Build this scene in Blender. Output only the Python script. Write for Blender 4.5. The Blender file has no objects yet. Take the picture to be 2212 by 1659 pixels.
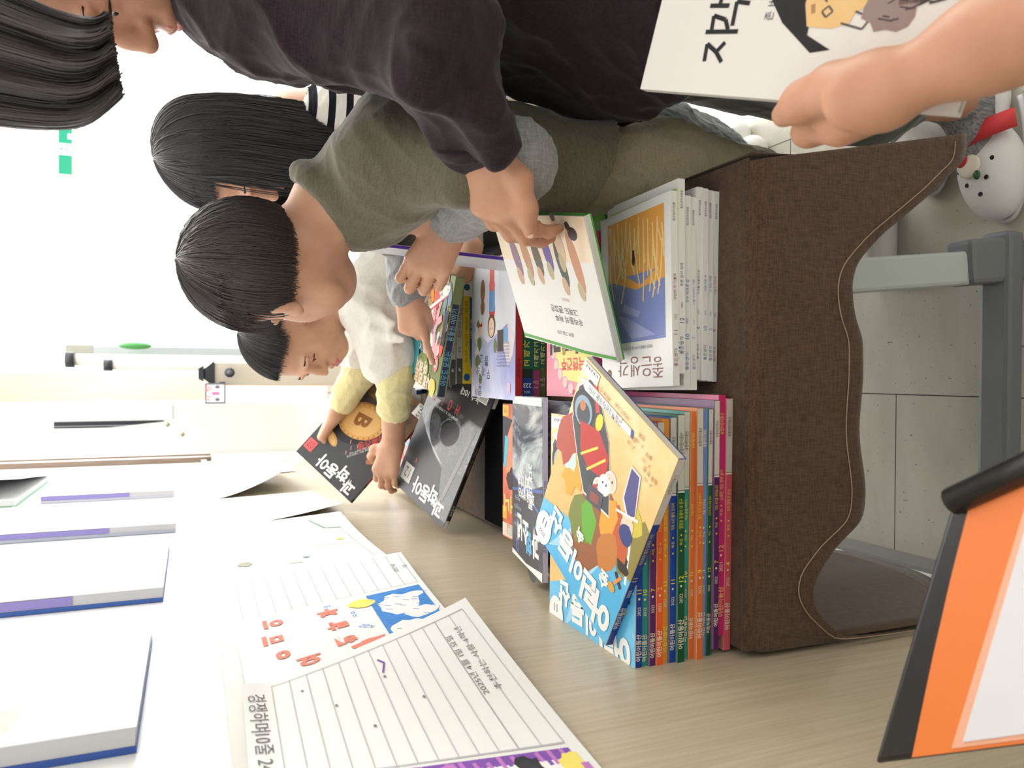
# Classroom book table, photographed with the camera turned on its side.
import bpy, bmesh, math, random
import numpy as np
from mathutils import Vector, Matrix

random.seed(7)
rng = np.random.default_rng(11)
SC = bpy.context.scene
COL = SC.collection

# ---------------------------------------------------------------- camera
FPX = 1660.0                                    # focal length in pixels of the 2212 px wide frame
PITCH = math.atan(691 / 1660.0)
YAW = math.atan(0.01307)
CAM = np.array([0.0, 0.0, 1.25])
FW = np.array([-math.sin(YAW) * math.cos(PITCH), math.cos(YAW) * math.cos(PITCH), -math.sin(PITCH)])
RT = np.array([math.cos(YAW), math.sin(YAW), 0.0])
UP = np.cross(RT, FW)
cd = bpy.data.cameras.new('camera')
cam = bpy.data.objects.new('camera', cd)
COL.objects.link(cam)
cd.sensor_width = 36.0
cd.lens = 36.0 * FPX / 2212.0
cd.clip_start = 0.02
cd.dof.use_dof = True
cd.dof.focus_distance = 0.98
cd.dof.aperture_fstop = 9.0
# the phone is held on its side: the picture's right is the room's down
X, Y, Z = -UP, RT, -FW
cam.matrix_world = Matrix(((X[0], Y[0], Z[0], CAM[0]), (X[1], Y[1], Z[1], CAM[1]), (X[2], Y[2], Z[2], CAM[2]), (0, 0, 0, 1)))
SC.camera = cam

def ray(px, py):
    return FW + RT * ((829.5 - py) / FPX) - UP * ((px - 1106) / FPX)
def at(px, py, d):
    """world point at optical depth d (metres)"""
    return CAM + ray(px, py) * d
def on(px, py, ax, v):
    """world point on the plane axis=v"""
    r = ray(px, py)
    return CAM + r * ((v - CAM[ax]) / r[ax])

# ---------------------------------------------------------------- world, light, exposure
w = bpy.data.worlds.new('daylight')
SC.world = w
w.use_nodes = True
bg = w.node_tree.nodes['Background']
bg.inputs[0].default_value = (0.93, 0.97, 1.0, 1)
bg.inputs[1].default_value = 4.0

def area(name, loc, target, sx, sy, power, color=(1, 1, 1)):
    l = bpy.data.lights.new(name, 'AREA')
    l.shape = 'RECTANGLE'
    l.size, l.size_y = sx, sy
    l.energy = power
    l.color = color
    o = bpy.data.objects.new(name, l)
    COL.objects.link(o)
    o.location = loc
    d = Vector(target) - Vector(loc)
    o.rotation_euler = d.to_track_quat('-Z', 'Y').to_euler()
    return o
area('window_daylight', (1.0, 5.75, 1.6), (0.9, 0.0, 1.3), 3.0, 1.8, 480, (0.95, 0.98, 1.0))
area('side_window_daylight', (3.8, 2.65, 1.6), (-0.3, 2.2, 1.2), 3.2, 1.7, 250, (0.95, 0.98, 1.0))
area('ceiling_fill_light', (0.5, 0.3, 2.55), (0.4, 0.5, 0.0), 1.6, 1.6, 13, (1.0, 0.96, 0.9))  # added fill for the foreground, no fixture above it
area('ceiling_fill_light', (0.8, 3.2, 2.55), (0.8, 3.2, 0.0), 2.4, 2.4, 130, (1.0, 0.97, 0.93))  # added fill that brightens the far half of the room, no fixture

SC.view_settings.view_transform = 'Standard'
SC.view_settings.look = 'None'
SC.view_settings.gamma = 1.0
SC.view_settings.exposure = -0.92
SC.view_settings.use_curve_mapping = False
SC.render.film_transparent = False

# ---------------------------------------------------------------- materials
def lin(c):
    return tuple((v / 255.0 / 12.92) if v / 255.0 <= 0.04045 else ((v / 255.0 + 0.055) / 1.055) ** 2.4 for v in c)
MATS = {}
def mat(c, rough=0.55, spec=0.4, coat=0.0, sss=0.0, metal=0.0, name=None):
    """plain material from an sRGB 0-255 colour"""
    key = (tuple(c), rough, spec, coat, sss, metal)
    if key in MATS:
        return MATS[key]
    m = bpy.data.materials.new(name or 'paint')
    m.use_nodes = True
    b = m.node_tree.nodes['Principled BSDF']
    b.inputs['Base Color'].default_value = (*lin(c), 1)
    b.inputs['Roughness'].default_value = rough
    b.inputs['Specular IOR Level'].default_value = spec
    b.inputs['Metallic'].default_value = metal
    if coat:
        b.inputs['Coat Weight'].default_value = coat
        b.inputs['Coat Roughness'].default_value = 0.12
    if sss:
        b.inputs['Subsurface Weight'].default_value = sss
        b.inputs['Subsurface Radius'].default_value = (0.010, 0.004, 0.002)
        b.inputs['Subsurface Scale'].default_value = 0.6
    MATS[key] = m
    return m

def nodes_mat(name, rough=0.6, spec=0.3):
    m = bpy.data.materials.new(name)
    m.use_nodes = True
    nt = m.node_tree
    b = nt.nodes['Principled BSDF']
    b.inputs['Roughness'].default_value = rough
    b.inputs['Specular IOR Level'].default_value = spec
    return m, nt, b
def coords(nt, scale=(1, 1, 1), rot=(0, 0, 0), which='Object'):
    tc = nt.nodes.new('ShaderNodeTexCoord')
    mp = nt.nodes.new('ShaderNodeMapping')
    mp.inputs['Scale'].default_value = scale
    mp.inputs['Rotation'].default_value = rot
    nt.links.new(tc.outputs[which], mp.inputs['Vector'])
    return mp.outputs['Vector']
def ramp(nt, fac, stops):
    r = nt.nodes.new('ShaderNodeValToRGB')
    e = r.color_ramp.elements
    while len(e) < len(stops):
        e.new(0.5)
    for i, (p, c) in enumerate(stops):
        e[i].position = p
        e[i].color = (*lin(c), 1)
    nt.links.new(fac, r.inputs['Fac'])
    return r.outputs['Color']
def noise(nt, vec, scale, detail=4, rough=0.55, dist=0.0):
    n = nt.nodes.new('ShaderNodeTexNoise')
    n.inputs['Scale'].default_value = scale
    n.inputs['Detail'].default_value = detail
    n.inputs['Roughness'].default_value = rough
    n.inputs['Distortion'].default_value = dist
    nt.links.new(vec, n.inputs['Vector'])
    return n.outputs['Fac']
def bump(nt, b, h, strength=0.2, dist=0.002):
    n = nt.nodes.new('ShaderNodeBump')
    n.inputs['Strength'].default_value = strength
    n.inputs['Distance'].default_value = dist
    nt.links.new(h, n.inputs['Height'])
    nt.links.new(n.outputs['Normal'], b.inputs['Normal'])
def noise_mat(name, stops, scale=8, stretch=(1, 1, 1), rough=0.3, spec=0.4, detail=5, dist=0.6, bmp=0):
    m, nt, b = nodes_mat(name, rough, spec)
    f = noise(nt, coords(nt, stretch), scale, detail, 0.6, dist)
    nt.links.new(ramp(nt, f, stops), b.inputs['Base Color'])
    if bmp:
        bump(nt, b, f, bmp, 0.003)
    return m
def weave_mat(name, c1, c2, scale=900, rough=0.9, bmp=0.25, sheen=0.2, slub=True):
    m, nt, b = nodes_mat(name, rough, 0.15)
    f1 = noise(nt, coords(nt, (1, 1, 0.12)), scale, 2)
    f2 = noise(nt, coords(nt, (0.12, 0.12, 1)), scale, 2)
    mx = nt.nodes.new('ShaderNodeMath'); mx.operation = 'ADD'
    nt.links.new(f1, mx.inputs[0]); nt.links.new(f2, mx.inputs[1])
    hf = nt.nodes.new('ShaderNodeMath'); hf.operation = 'MULTIPLY'; hf.inputs[1].default_value = 0.5
    nt.links.new(mx.outputs[0], hf.inputs[0])
    nt.links.new(ramp(nt, hf.outputs[0], [(0.36, c1), (0.64, c2)]), b.inputs['Base Color'])
    bump(nt, b, hf.outputs[0], bmp, 0.0008)
    b.inputs['Sheen Weight'].default_value = sheen
    b.inputs['Sheen Roughness'].default_value = 0.5
    return m

# ---------------------------------------------------------------- object helpers
def link(name, me, m=None, parent=None, smooth=False):
    o = bpy.data.objects.new(name, me)
    COL.objects.link(o)
    if m is not None:
        for x in (m if isinstance(m, (list, tuple)) else [m]):
            me.materials.append(x)
    if parent is not None:
        o.parent = parent
        o.matrix_parent_inverse = Matrix.Identity(4)
        o.matrix_basis = parent_world(parent).inverted()     # meshes are written in world coordinates
    if smooth:
        me.polygons.foreach_set('use_smooth', [True] * len(me.polygons))
    return o
WORLD = {}
def parent_world(o):
    if o.name in WORLD:
        return WORLD[o.name]
    m = o.matrix_basis.copy()
    if o.parent is not None:
        m = parent_world(o.parent) @ m
    return m
def tag(o, label=None, cat=None, group=None, kind=None):
    if label: o['label'] = label
    if cat: o['category'] = cat
    if group: o['group'] = group
    if kind: o['kind'] = kind
    return o
def empty(name, loc, label, cat, group=None):
    o = bpy.data.objects.new(name, None)
    o.empty_display_size = 0.05
    COL.objects.link(o)
    o.location = tuple(float(v) for v in loc)
    return tag(o, label, cat, group)
def mesh(name, verts, faces, m=None, parent=None, smooth=False, mi=None):
    me = bpy.data.meshes.new(name)
    me.from_pydata([tuple(map(float, v)) for v in verts], [], [tuple(map(int, f)) for f in faces])
    me.update()
    o = link(name, me, m, parent, smooth)
    if mi is not None:
        me.polygons.foreach_set('material_index', mi)
    return o

class MB:
    """collects shapes into ONE mesh with several materials"""
    def __init__(self):
        self.v, self.f, self.m, self.mats = [], [], [], []
    def mi(self, m):
        if m not in self.mats:
            self.mats.append(m)
        return self.mats.index(m)
    def add(self, verts, faces, m):
        b = len(self.v)
        self.v += [tuple(map(float, x)) for x in verts]
        self.f += [tuple(int(i) + b for i in f) for f in faces]
        self.m += [self.mi(m)] * len(faces)
    def box(self, c, ax, half, m):
        """c centre, ax 3 unit vectors, half sizes"""
        c = np.asarray(c, float); ax = [np.asarray(a, float) for a in ax]
        vs = [c + ax[0] * half[0] * i + ax[1] * half[1] * j + ax[2] * half[2] * k for i in (-1, 1) for j in (-1, 1) for k in (-1, 1)]
        fs = [(0, 1, 3, 2), (4, 6, 7, 5), (0, 4, 5, 1), (2, 3, 7, 6), (0, 2, 6, 4), (1, 5, 7, 3)]
        self.add(vs, fs, m)
    def abox(self, lo, hi, m):
        lo, hi = np.asarray(lo, float), np.asarray(hi, float)
        self.box((lo + hi) / 2, np.eye(3), (hi - lo) / 2, m)
    def tube(self, pts, r, m, n=10, cap=True, flat=None):
        """tube along points; r scalar or list"""
        P = [np.asarray(p, float) for p in pts]
        R = list(r) if hasattr(r, '__len__') else [r] * len(P)
        vs, fs = [], []
        ref = np.array([0.31, 0.17, 0.93])
        for i, p in enumerate(P):
            t = P[min(i + 1, len(P) - 1)] - P[max(i - 1, 0)]
            t /= np.linalg.norm(t) + 1e-9
            a = np.cross(t, ref); a /= np.linalg.norm(a) + 1e-9
            b = np.cross(t, a)
            for k in range(n):
                an = 2 * math.pi * k / n
                vs.append(p + a * R[i] * math.cos(an) + b * R[i] * math.sin(an))
        for i in range(len(P) - 1):
            for k in range(n):
                fs.append((i * n + k, i * n + (k + 1) % n, (i + 1) * n + (k + 1) % n, (i + 1) * n + k))
        if cap:
            fs.append(tuple(reversed(range(n))))
            fs.append(tuple(range((len(P) - 1) * n, len(P) * n)))
        self.add(vs, fs, m)
    def ell(self, c, ax, r, m, nu=16, nv=10):
        c = np.asarray(c, float); ax = [np.asarray(a, float) for a in ax]
        vs, fs = [], []
        for i in range(nv + 1):
            th = math.pi * i / nv
            for k in range(nu):
                ph = 2 * math.pi * k / nu
                vs.append(c + ax[0] * r[0] * math.sin(th) * math.cos(ph) + ax[1] * r[1] * math.sin(th) * math.sin(ph) + ax[2] * r[2] * math.cos(th))
        for i in range(nv):
            for k in range(nu):
                fs.append((i * nu + k, (i + 1) * nu + k, (i + 1) * nu + (k + 1) % nu, i * nu + (k + 1) % nu))
        self.add(vs, fs, m)
    def build(self, name, parent=None, smooth=False, bevel=0):
        o = mesh(name, self.v, self.f, self.mats, parent, smooth, self.m)
        if bevel:
            md = o.modifiers.new('bevel', 'BEVEL')
            md.width = bevel; md.segments = 2; md.limit_method = 'ANGLE'
        return o
def solid(name, lo, hi, m, parent=None, bevel=0):
    b = MB(); b.abox(lo, hi, m)
    return b.build(name, parent, False, bevel)
def struct(o):
    return tag(o, kind='structure')

# ---------------------------------------------------------------- text as flat meshes
GLY, TXT = {}, {}
_tc = bpy.data.curves.new('lettering', 'FONT')
_tc.resolution_u = 3
_to = bpy.data.objects.new('lettering', _tc)
COL.objects.link(_to)
def glyph(ch, bold):
    """one character (or one run of Latin letters) as a flat mesh: vertices, faces, advance"""
    key = (ch, bold)
    if key not in GLY:
        _tc.body, _tc.offset = ch, bold
        ev = _to.evaluated_get(bpy.context.evaluated_depsgraph_get())
        me = ev.to_mesh()
        v = np.array([x.co[:2] for x in me.vertices]) if len(me.vertices) else np.zeros((0, 2))
        f = [tuple(p.vertices) for p in me.polygons]
        ev.to_mesh_clear()
        adv = 0.93 if ord(ch[0]) > 0x2000 else (float(v[:, 0].max()) + 0.07 if len(v) else 0.28)
        GLY[key] = (v, f, adv)
    return GLY[key]
def text_geo(body, bold=0.0):
    key = (body, bold)
    if key not in TXT:
        runs, cur = [], ''
        for ch in body:
            if ord(ch) > 0x2000:
                if cur: runs.append(cur); cur = ''
                runs.append(ch)
            else:
                cur += ch
        if cur: runs.append(cur)
        V, Fc, x = [], [], 0.0
        for r in runs:
            if r.strip() == '':
                x += 0.28 * len(r); continue
            k = len(r) - len(r.lstrip()); x += 0.28 * k
            v, f, adv = glyph(r.strip(), bold)
            b = len(V)
            V += [(p[0] + x, p[1] - 0.36) for p in v]
            Fc += [tuple(i + b for i in q) for q in f]
            x += adv + 0.28 * (len(r) - len(r.rstrip()))
        V = np.array(V) if V else np.zeros((0, 2))
        if len(V): V[:, 0] -= x / 2
        TXT[key] = (V, Fc)
    return TXT[key]

class Print:
    """flat printing on a surface: origin + two in-plane axes + normal, every layer 0.1 mm above the last"""
    def __init__(self, o, u, v, n=None, lift=0.00025, warp=None):
        self.o, self.u, self.v = (np.asarray(x, float) for x in (o, u, v))
        self.n = np.cross(self.u, self.v) if n is None else np.asarray(n, float)
        self.n = self.n / np.linalg.norm(self.n)
        self.z = lift
        self.step = 1.0
        self.mb = MB()
        self.warp = warp
    def pt(self, a, b):
        if self.warp is not None:
            return self.warp(a, b, self.z)
        return self.o + self.u * a + self.v * b + self.n * self.z
    def poly(self, pts, m, fan=False):
        self.mb.add([self.pt(*p) for p in pts], [tuple(range(len(pts)))], m)
        self.z += 0.000009 * self.step
    def rect(self, a0, b0, a1, b1, m):
        self.poly([(a0, b0), (a1, b0), (a1, b1), (a0, b1)], m)
    def ell(self, a, b, ra, rb, m, n=20, rot=0.0):
        c, s = math.cos(rot), math.sin(rot)
        self.poly([(a + ra * math.cos(t) * c - rb * math.sin(t) * s, b + ra * math.cos(t) * s + rb * math.sin(t) * c)
                   for t in (2 * math.pi * k / n for k in range(n))], m)
    def blob(self, a, b, r, m, n=18, jag=0.25, sx=1.0, seed=0, rot=0.0):
        g = random.Random(seed)
        c, s = math.cos(rot), math.sin(rot)
        pts = []
        for k in range(n):
            t = 2 * math.pi * k / n
            q = r * (1 - jag * g.random())
            x, y = q * sx * math.cos(t), q * math.sin(t)
            pts.append((a + x * c - y * s, b + x * s + y * c))
        self.poly(pts, m)
    def line(self, pts, w, m):
        for (a0, b0), (a1, b1) in zip(pts[:-1], pts[1:]):
            dx, dy = a1 - a0, b1 - b0
            L = math.hypot(dx, dy) + 1e-9
            nx, ny = -dy / L * w / 2, dx / L * w / 2
            self.mb.add([self.pt(a0 + nx, b0 + ny), self.pt(a0 - nx, b0 - ny), self.pt(a1 - nx, b1 - ny), self.pt(a1 + nx, b1 + ny)], [(0, 1, 2, 3)], m)
        self.z += 0.000007 * self.step
    def text(self, a, b, size, body, m, rot=0.0, bold=0.0, sx=1.0, shear=0.0):
        v, f = text_geo(body, bold)
        r = math.radians(rot)
        c, s = math.cos(r), math.sin(r)
        P = []
        for x, y in v:
            x = (x * sx + y * shear) * size; y = y * size
            P.append(self.pt(a + x * c - y * s, b + x * s + y * c))
        self.mb.add(P, f, m)
        self.z += 0.000007 * self.step
    def build(self, name, parent=None):
        if not self.mb.f:
            return None
        return self.mb.build(name, parent)
# ---------------------------------------------------------------- the room
m_white = mat((240, 239, 235), 0.6, 0.3, name='white_paint')
m_ceil = mat((244, 243, 240), 0.8, 0.2)
# floor: pale speckled vinyl tiles with thin dark seams
m_floor, nt, b = nodes_mat('vinyl_tile', 0.38, 0.35)
v = coords(nt)
base = ramp(nt, noise(nt, coords(nt, (0.35, 1, 1)), 9, 6, 0.6, 0.4), [(0.3, (190, 184, 170)), (0.7, (208, 203, 189))])
spk = noise(nt, coords(nt, (1.0, 0.6, 1)), 130, 3, 0.6)
sp = ramp(nt, spk, [(0.665, (255, 255, 255)), (0.70, (120, 112, 100))])
mx = nt.nodes.new('ShaderNodeMix'); mx.data_type = 'RGBA'; mx.blend_type = 'MULTIPLY'; mx.inputs[0].default_value = 0.75
nt.links.new(base, mx.inputs[6]); nt.links.new(sp, mx.inputs[7])
br = nt.nodes.new('ShaderNodeTexBrick')
br.inputs['Scale'].default_value = 1.0
br.inputs['Brick Width'].default_value = 0.58
br.inputs['Row Height'].default_value = 0.57
br.inputs['Mortar Size'].default_value = 0.0011
br.offset = 0.5
br.inputs['Color1'].default_value = br.inputs['Color2'].default_value = (1, 1, 1, 1)
br.inputs['Mortar'].default_value = (0.07, 0.06, 0.05, 1)
mp = nt.nodes.new('ShaderNodeMapping')
mp.inputs['Rotation'].default_value = (0, 0, math.pi / 2)
mp.inputs['Location'].default_value = (-0.08, 0.034, 0)
tc = nt.nodes.new('ShaderNodeTexCoord')
nt.links.new(tc.outputs['Object'], mp.inputs['Vector'])
nt.links.new(mp.outputs['Vector'], br.inputs['Vector'])
m2 = nt.nodes.new('ShaderNodeMix'); m2.data_type = 'RGBA'; m2.blend_type = 'MULTIPLY'; m2.inputs[0].default_value = 1.0
nt.links.new(mx.outputs[2], m2.inputs[6]); nt.links.new(br.outputs['Color'], m2.inputs[7])
nt.links.new(m2.outputs[2], b.inputs['Base Color'])
struct(solid('floor', (-1.9, -1.8, -0.06), (3.6, 5.6, 0.0), m_floor))
struct(solid('ceiling', (-1.9, -1.8, 2.6), (3.6, 5.6, 2.66), m_ceil))

# light wood laminate
def wood_mat(name, c1, c2, stretch, scale=26, rough=0.36, spec=0.45, lines=0.0):
    m, nt, b = nodes_mat(name, rough, spec)
    f = noise(nt, coords(nt, stretch), scale, 4, 0.6, 0.3)
    nt.links.new(ramp(nt, f, [(0.3, c1), (0.7, c2)]), b.inputs['Base Color'])
    return m
m_panel = wood_mat('pale_wood_laminate', (184, 169, 142), (204, 191, 167), (14, 14, 0.5), 14, 0.34, 0.5)
m_frame = wood_mat('brown_wood_trim', (122, 104, 92), (148, 130, 116), (30, 30, 1), 10, 0.5, 0.3)
m_board = mat((246, 246, 245), 0.32, 0.45)

# the left partition: wood below, white display board above in a brown frame, white base with a grey skirting
WX = -0.295
pb = MB()
pb.abox((WX - 0.05, -1.2, 0.42), (WX, 2.72, 1.205), m_panel)
pb.abox((WX - 0.05, -1.2, 0.0), (WX - 0.045, 2.72, 0.42), m_white)
struct(pb.build('wall_left'))
struct(solid('baseboard_left', (WX - 0.045, -1.2, 0.0), (WX - 0.038, 2.72, 0.075), mat((140, 136, 134), 0.5)))
fb = MB()
fb.abox((WX - 0.05, -1.2, 1.222), (WX - 0.006, 2.79, 2.4), m_board)
board = fb.build('wall_left_board'); struct(board)
tb = MB()
tb.abox((WX - 0.05, 2.79, 1.19), (WX + 0.012, 2.84, 2.4), m_frame)
tb.abox((WX - 0.05, 2.90, 1.19), (WX + 0.012, 3.02, 2.4), m_frame)
tb.abox((WX - 0.05, 2.84, 1.19), (WX + 0.002, 2.90, 2.4), mat((226, 220, 208), 0.5))
struct(tb.build('trim_1'))
lb = MB()
lb.abox((WX - 0.05, -1.2, 1.205), (WX + 0.004, 2.79, 1.222), mat((196, 190, 178), 0.5))
struct(lb.build('trim_2'))

# the room's own walls
struct(solid('wall_west', (-1.9, -1.8, 0), (-1.84, 5.6, 2.6), m_white))
struct(solid('wall_near', (-1.9, -1.86, 0), (3.6, -1.8, 2.6), m_white))
wb = MB()
for lo, hi in (((3.55, -1.8, 0), (3.6, 1.1, 2.6)), ((3.55, 4.2, 0), (3.6, 5.6, 2.6)), ((3.55, 1.1, 0), (3.6, 4.2, 0.75)), ((3.55, 1.1, 2.35), (3.6, 4.2, 2.6))):
    wb.abox(lo, hi, m_white)
struct(wb.build('wall_right'))
fwb = MB()
for lo, hi in (((-1.9, 5.5, 0), (-0.42, 5.56, 2.6)), ((2.45, 5.5, 0), (3.6, 5.56, 2.6)), ((-0.42, 5.5, 0), (2.45, 5.56, 0.72)), ((-0.42, 5.5, 2.45), (2.45, 5.56, 2.6))):
    fwb.abox(lo, hi, m_white)
struct(fwb.build('wall_far'))
m_alu = mat((240, 241, 242), 0.45, 0.4)
m_glass = bpy.data.materials.new('window_glass'); m_glass.use_nodes = True
gn = m_glass.node_tree
gn.nodes.clear()
g_o = gn.nodes.new('ShaderNodeOutputMaterial'); g_m = gn.nodes.new('ShaderNodeMixShader')
g_t = gn.nodes.new('ShaderNodeBsdfTransparent'); g_g = gn.nodes.new('ShaderNodeBsdfGlossy')
g_g.inputs['Roughness'].default_value = 0.03; g_m.inputs[0].default_value = 0.06
gn.links.new(g_t.outputs[0], g_m.inputs[1]); gn.links.new(g_g.outputs[0], g_m.inputs[2]); gn.links.new(g_m.outputs[0], g_o.inputs[0])
def window(name, lo, hi, axis):
    root = empty(name, [(a + c) / 2 for a, c in zip(lo, hi)], None, None)
    struct(root)
    fr = MB()
    lo, hi = np.array(lo, float), np.array(hi, float)
    t = 0.05
    other = 0 if axis == 1 else 1
    def bar(a0, a1, z0, z1):
        l, h = lo.copy(), hi.copy()
        l[other], h[other], l[2], h[2] = a0, a1, z0, z1
        fr.abox(l, h, m_alu)
    bar(lo[other] + .002, hi[other] - .002, lo[2] + .002, lo[2] + t); bar(lo[other] + .002, hi[other] - .002, hi[2] - t, hi[2] - .002)
    n = 3
    for k in range(n + 1):
        c = lo[other] + (hi[other] - lo[other] - t) * k / n
        bar(c, c + t, lo[2] + t + .001, hi[2] - t - .001)
    fr.build('window_frame', root)
    l, h = lo.copy(), hi.copy()
    mid = (lo[axis] + hi[axis]) / 2
    l[axis], h[axis] = mid - 0.003, mid + 0.003
    solid('window_pane', l, h, m_glass, root)
window('window_1', (-0.42, 5.5, 0.72), (2.45, 5.56, 2.45), 1)
window('window_2', (3.55, 1.1, 0.75), (3.6, 4.2, 2.35), 0)
# ---------------------------------------------------------------- the cloth-covered table
TX0, TX1, TY0, TY1, TZ = -0.288, 0.222, 0.645, 2.25, 0.716
table = empty('folding_table', (-0.03, 1.45, 0), 'long folding table with white legs under the brown cloth', 'table')
solid('tabletop', (TX0 + 0.012, TY0 + 0.012, TZ - 0.03), (TX1 - 0.012, TY1 - 0.012, TZ - 0.004), mat((200, 190, 170), 0.5), table, 0.003)
m_leg = mat((196, 202, 200), 0.42, 0.4)
m_leg2 = mat((122, 124, 128), 0.5, 0.35)
for yb, yt in ((0.862, 0.935), (2.02, 1.95)):
    lg = MB()
    b0, t0 = np.array([0.175, yb, 0.095]), np.array([0.118, yt, 0.69])
    dirv = (t0 - b0) / np.linalg.norm(t0 - b0)
    ux = np.array([1.0, 0, 0]); ux = ux - dirv * np.dot(ux, dirv); ux /= np.linalg.norm(ux)
    uy = np.cross(dirv, ux)
    lg.box((b0 + t0) / 2, (ux, uy, dirv), (0.0265, 0.016, np.linalg.norm(t0 - b0) / 2), m_leg)
    leg = lg.build('leg', table, False, 0.006)
    ft = MB()
    # grey plastic shoe and long foot bar
    ft.box(b0 + np.array([0.012, -0.003, -0.035]), (ux, uy, dirv), (0.036, 0.027, 0.055), m_leg2)
    ft.box((0.035, yb - 0.012, 0.035), np.eye(3), (0.20, 0.026, 0.019), m_leg2)
    ft.box((-0.16, yb - 0.012, 0.012), np.eye(3), (0.022, 0.022, 0.012), mat((50, 50, 52), 0.6))
    ft.box((0.20, yb - 0.012, 0.012), np.eye(3), (0.022, 0.022, 0.012), mat((50, 50, 52), 0.6))
    ft.build('foot_bar', table, False, 0.008)
solid('modesty_rail', (0.09, 0.96, 0.60), (0.14, 1.95, 0.66), m_leg, table, 0.003)

m_cloth = weave_mat('brown_linen', (70, 52, 40), (98, 77, 62), 620, 0.92, 0.3, 0.25)
m_stitch = mat((158, 138, 116), 0.8)
cloth = empty('tablecloth', (-0.03, 1.4, TZ), 'dark brown linen tablecloth with stitched hem hanging over the table edge', 'tablecloth')
# hem of the front drop, left to right, as points on the drop
hem_px = [(2060, 1434), (1985, 1408), (1900, 1388), (1822, 1380), (1760, 1326), (1738, 1285), (1746, 1240), (1790, 1182), (1856, 1122), (1862, 1070), (1853, 965),
          (1848, 850), (1850, 760), (1853, 735), (1834, 690), (1826, 642), (1826, 610), (1842, 570), (1900, 505), (1962, 450), (2015, 405), (2076, 345), (2071, 293)]
hem = [np.maximum(on(px, py, 1, 0.634), (-0.289, 0, 0)) for px, py in hem_px]
# arc length along the hem drives the columns; each column starts at the table edge
NX, NV = 120, 26
cum = np.concatenate([[0], np.cumsum([np.linalg.norm(hem[i + 1] - hem[i]) for i in range(len(hem) - 1)])])
H = np.array([[np.interp(s, cum, [h[k] for h in hem]) for k in range(3)] for s in np.linspace(0, cum[-1], NX)])
ker = np.array([1, 2, 3, 2, 1]) / 9.0
for k in range(3):
    H[2:-2, k] = np.convolve(H[:, k], ker, 'valid')
xs = np.maximum.accumulate(np.clip(H[:, 0], TX0 - 0.004, TX1 + 0.012))
xs = np.linspace(0, 1, NX) * 0.25 * (TX1 - TX0) + 0.75 * (xs - xs[0]) / (xs[-1] - xs[0]) * (TX1 - TX0) + 0
xs = TX0 + (xs - xs[0]) / (xs[-1] - xs[0]) * (TX1 - TX0)
V, Fc = [], []
def fold(x, t):
    return 0.003 * t * math.sin(x * 24 + 0.6) + 0.0015 * t * t * math.sin(x * 61 + 2.0) + 0.004 * t * math.exp(-((x - 0.19) / 0.05) ** 2)
for i in range(NX):
    for j in range(NV):
        t = j / (NV - 1)
        top = np.array([xs[i], TY0 - 0.002, TZ + 0.0035])
        p = top * (1 - t) + H[i] * t
        if j == 0:
            p[1] += 0.004
        p[1] -= (0.006 * min(1, t * 12) + fold(p[0], t)) * (1.0 if t > 0 else 0)
        V.append(p)
for i in range(NX - 1):
    for j in range(NV - 1):
        Fc.append((i * NV + j, i * NV + j + 1, (i + 1) * NV + j + 1, (i + 1) * NV + j))
fo = mesh('front_drop', V, Fc, m_cloth, cloth, True)
sd = fo.modifiers.new('thick', 'SOLIDIFY'); sd.thickness = 0.0012; sd.offset = 1
# stitched hem line
st = MB()
pts = []
for i in range(2, NX - 1):
    a = np.array(V[i * NV + NV - 1]); c = np.array(V[i * NV + NV - 8])
    d = c - a
    q = a + d / (np.linalg.norm(d) + 1e-9) * 0.020
    pts.append(q + np.array([0, -0.0022, 0]))
st.tube(pts, 0.0007, m_stitch, 5, False)
st.build('hem_stitching', fo)
# flat part on the table top
tp = MB()
tp.abox((TX0 + 0.001, TY0 - 0.001, TZ - 0.001), (TX1 + 0.004, TY1 + 0.004, TZ + 0.0035), m_cloth)
tp.build('top_cover', cloth, False, 0.001)
def side_drop(name, x, zs, dx, seed):
    """a drop along a long side; zs = hem height as a function of y"""
    g = random.Random(seed)
    V, Fs = [], []
    NY = 80
    for i in range(NY):
        y = TY0 - 0.008 + (TY1 - TY0 + 0.008) * i / (NY - 1)
        zb = zs(y)
        for j in range(16):
            t = j / 15
            V.append((x + dx * (0.004 + t * (0.010 * math.sin(y * 19 + seed) + 0.007 * math.sin(y * 47 + seed * 2) + 0.012)), y, (TZ + 0.003) * (1 - t) + zb * t))
    for i in range(NY - 1):
        for j in range(15):
            Fs.append((i * 16 + j, i * 16 + j + 1, (i + 1) * 16 + j + 1, (i + 1) * 16 + j))
    o = mesh(name, V, Fs, m_cloth, cloth, True)
    s = o.modifiers.new('thick', 'SOLIDIFY'); s.thickness = 0.0012
    h = MB()
    h.tube([np.array(V[i * 16 + 14]) - np.array([dx * 0.002, 0, 0]) for i in range(NY)], 0.0008, m_stitch, 5, False)
    h.build('hem_stitching', o)
side_drop('right_drop', TX1 + 0.004, lambda y: 0.43 + 0.15 * min(1, (y - 0.64) / 0.28) + 0.01 * math.sin(y * 9), 1.0, 1)
lp = [on(px, py, 0, -0.292) for px, py in ((2040, 1275), (2000, 1253), (1900, 1215), (1840, 1200), (1786, 1193))]
def left_hem(y):
    return float(np.interp(y, [p[1] for p in lp], [p[2] for p in lp]))
side_drop('left_drop', TX0 + 0.004, left_hem, -0.1, 2)
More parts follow.
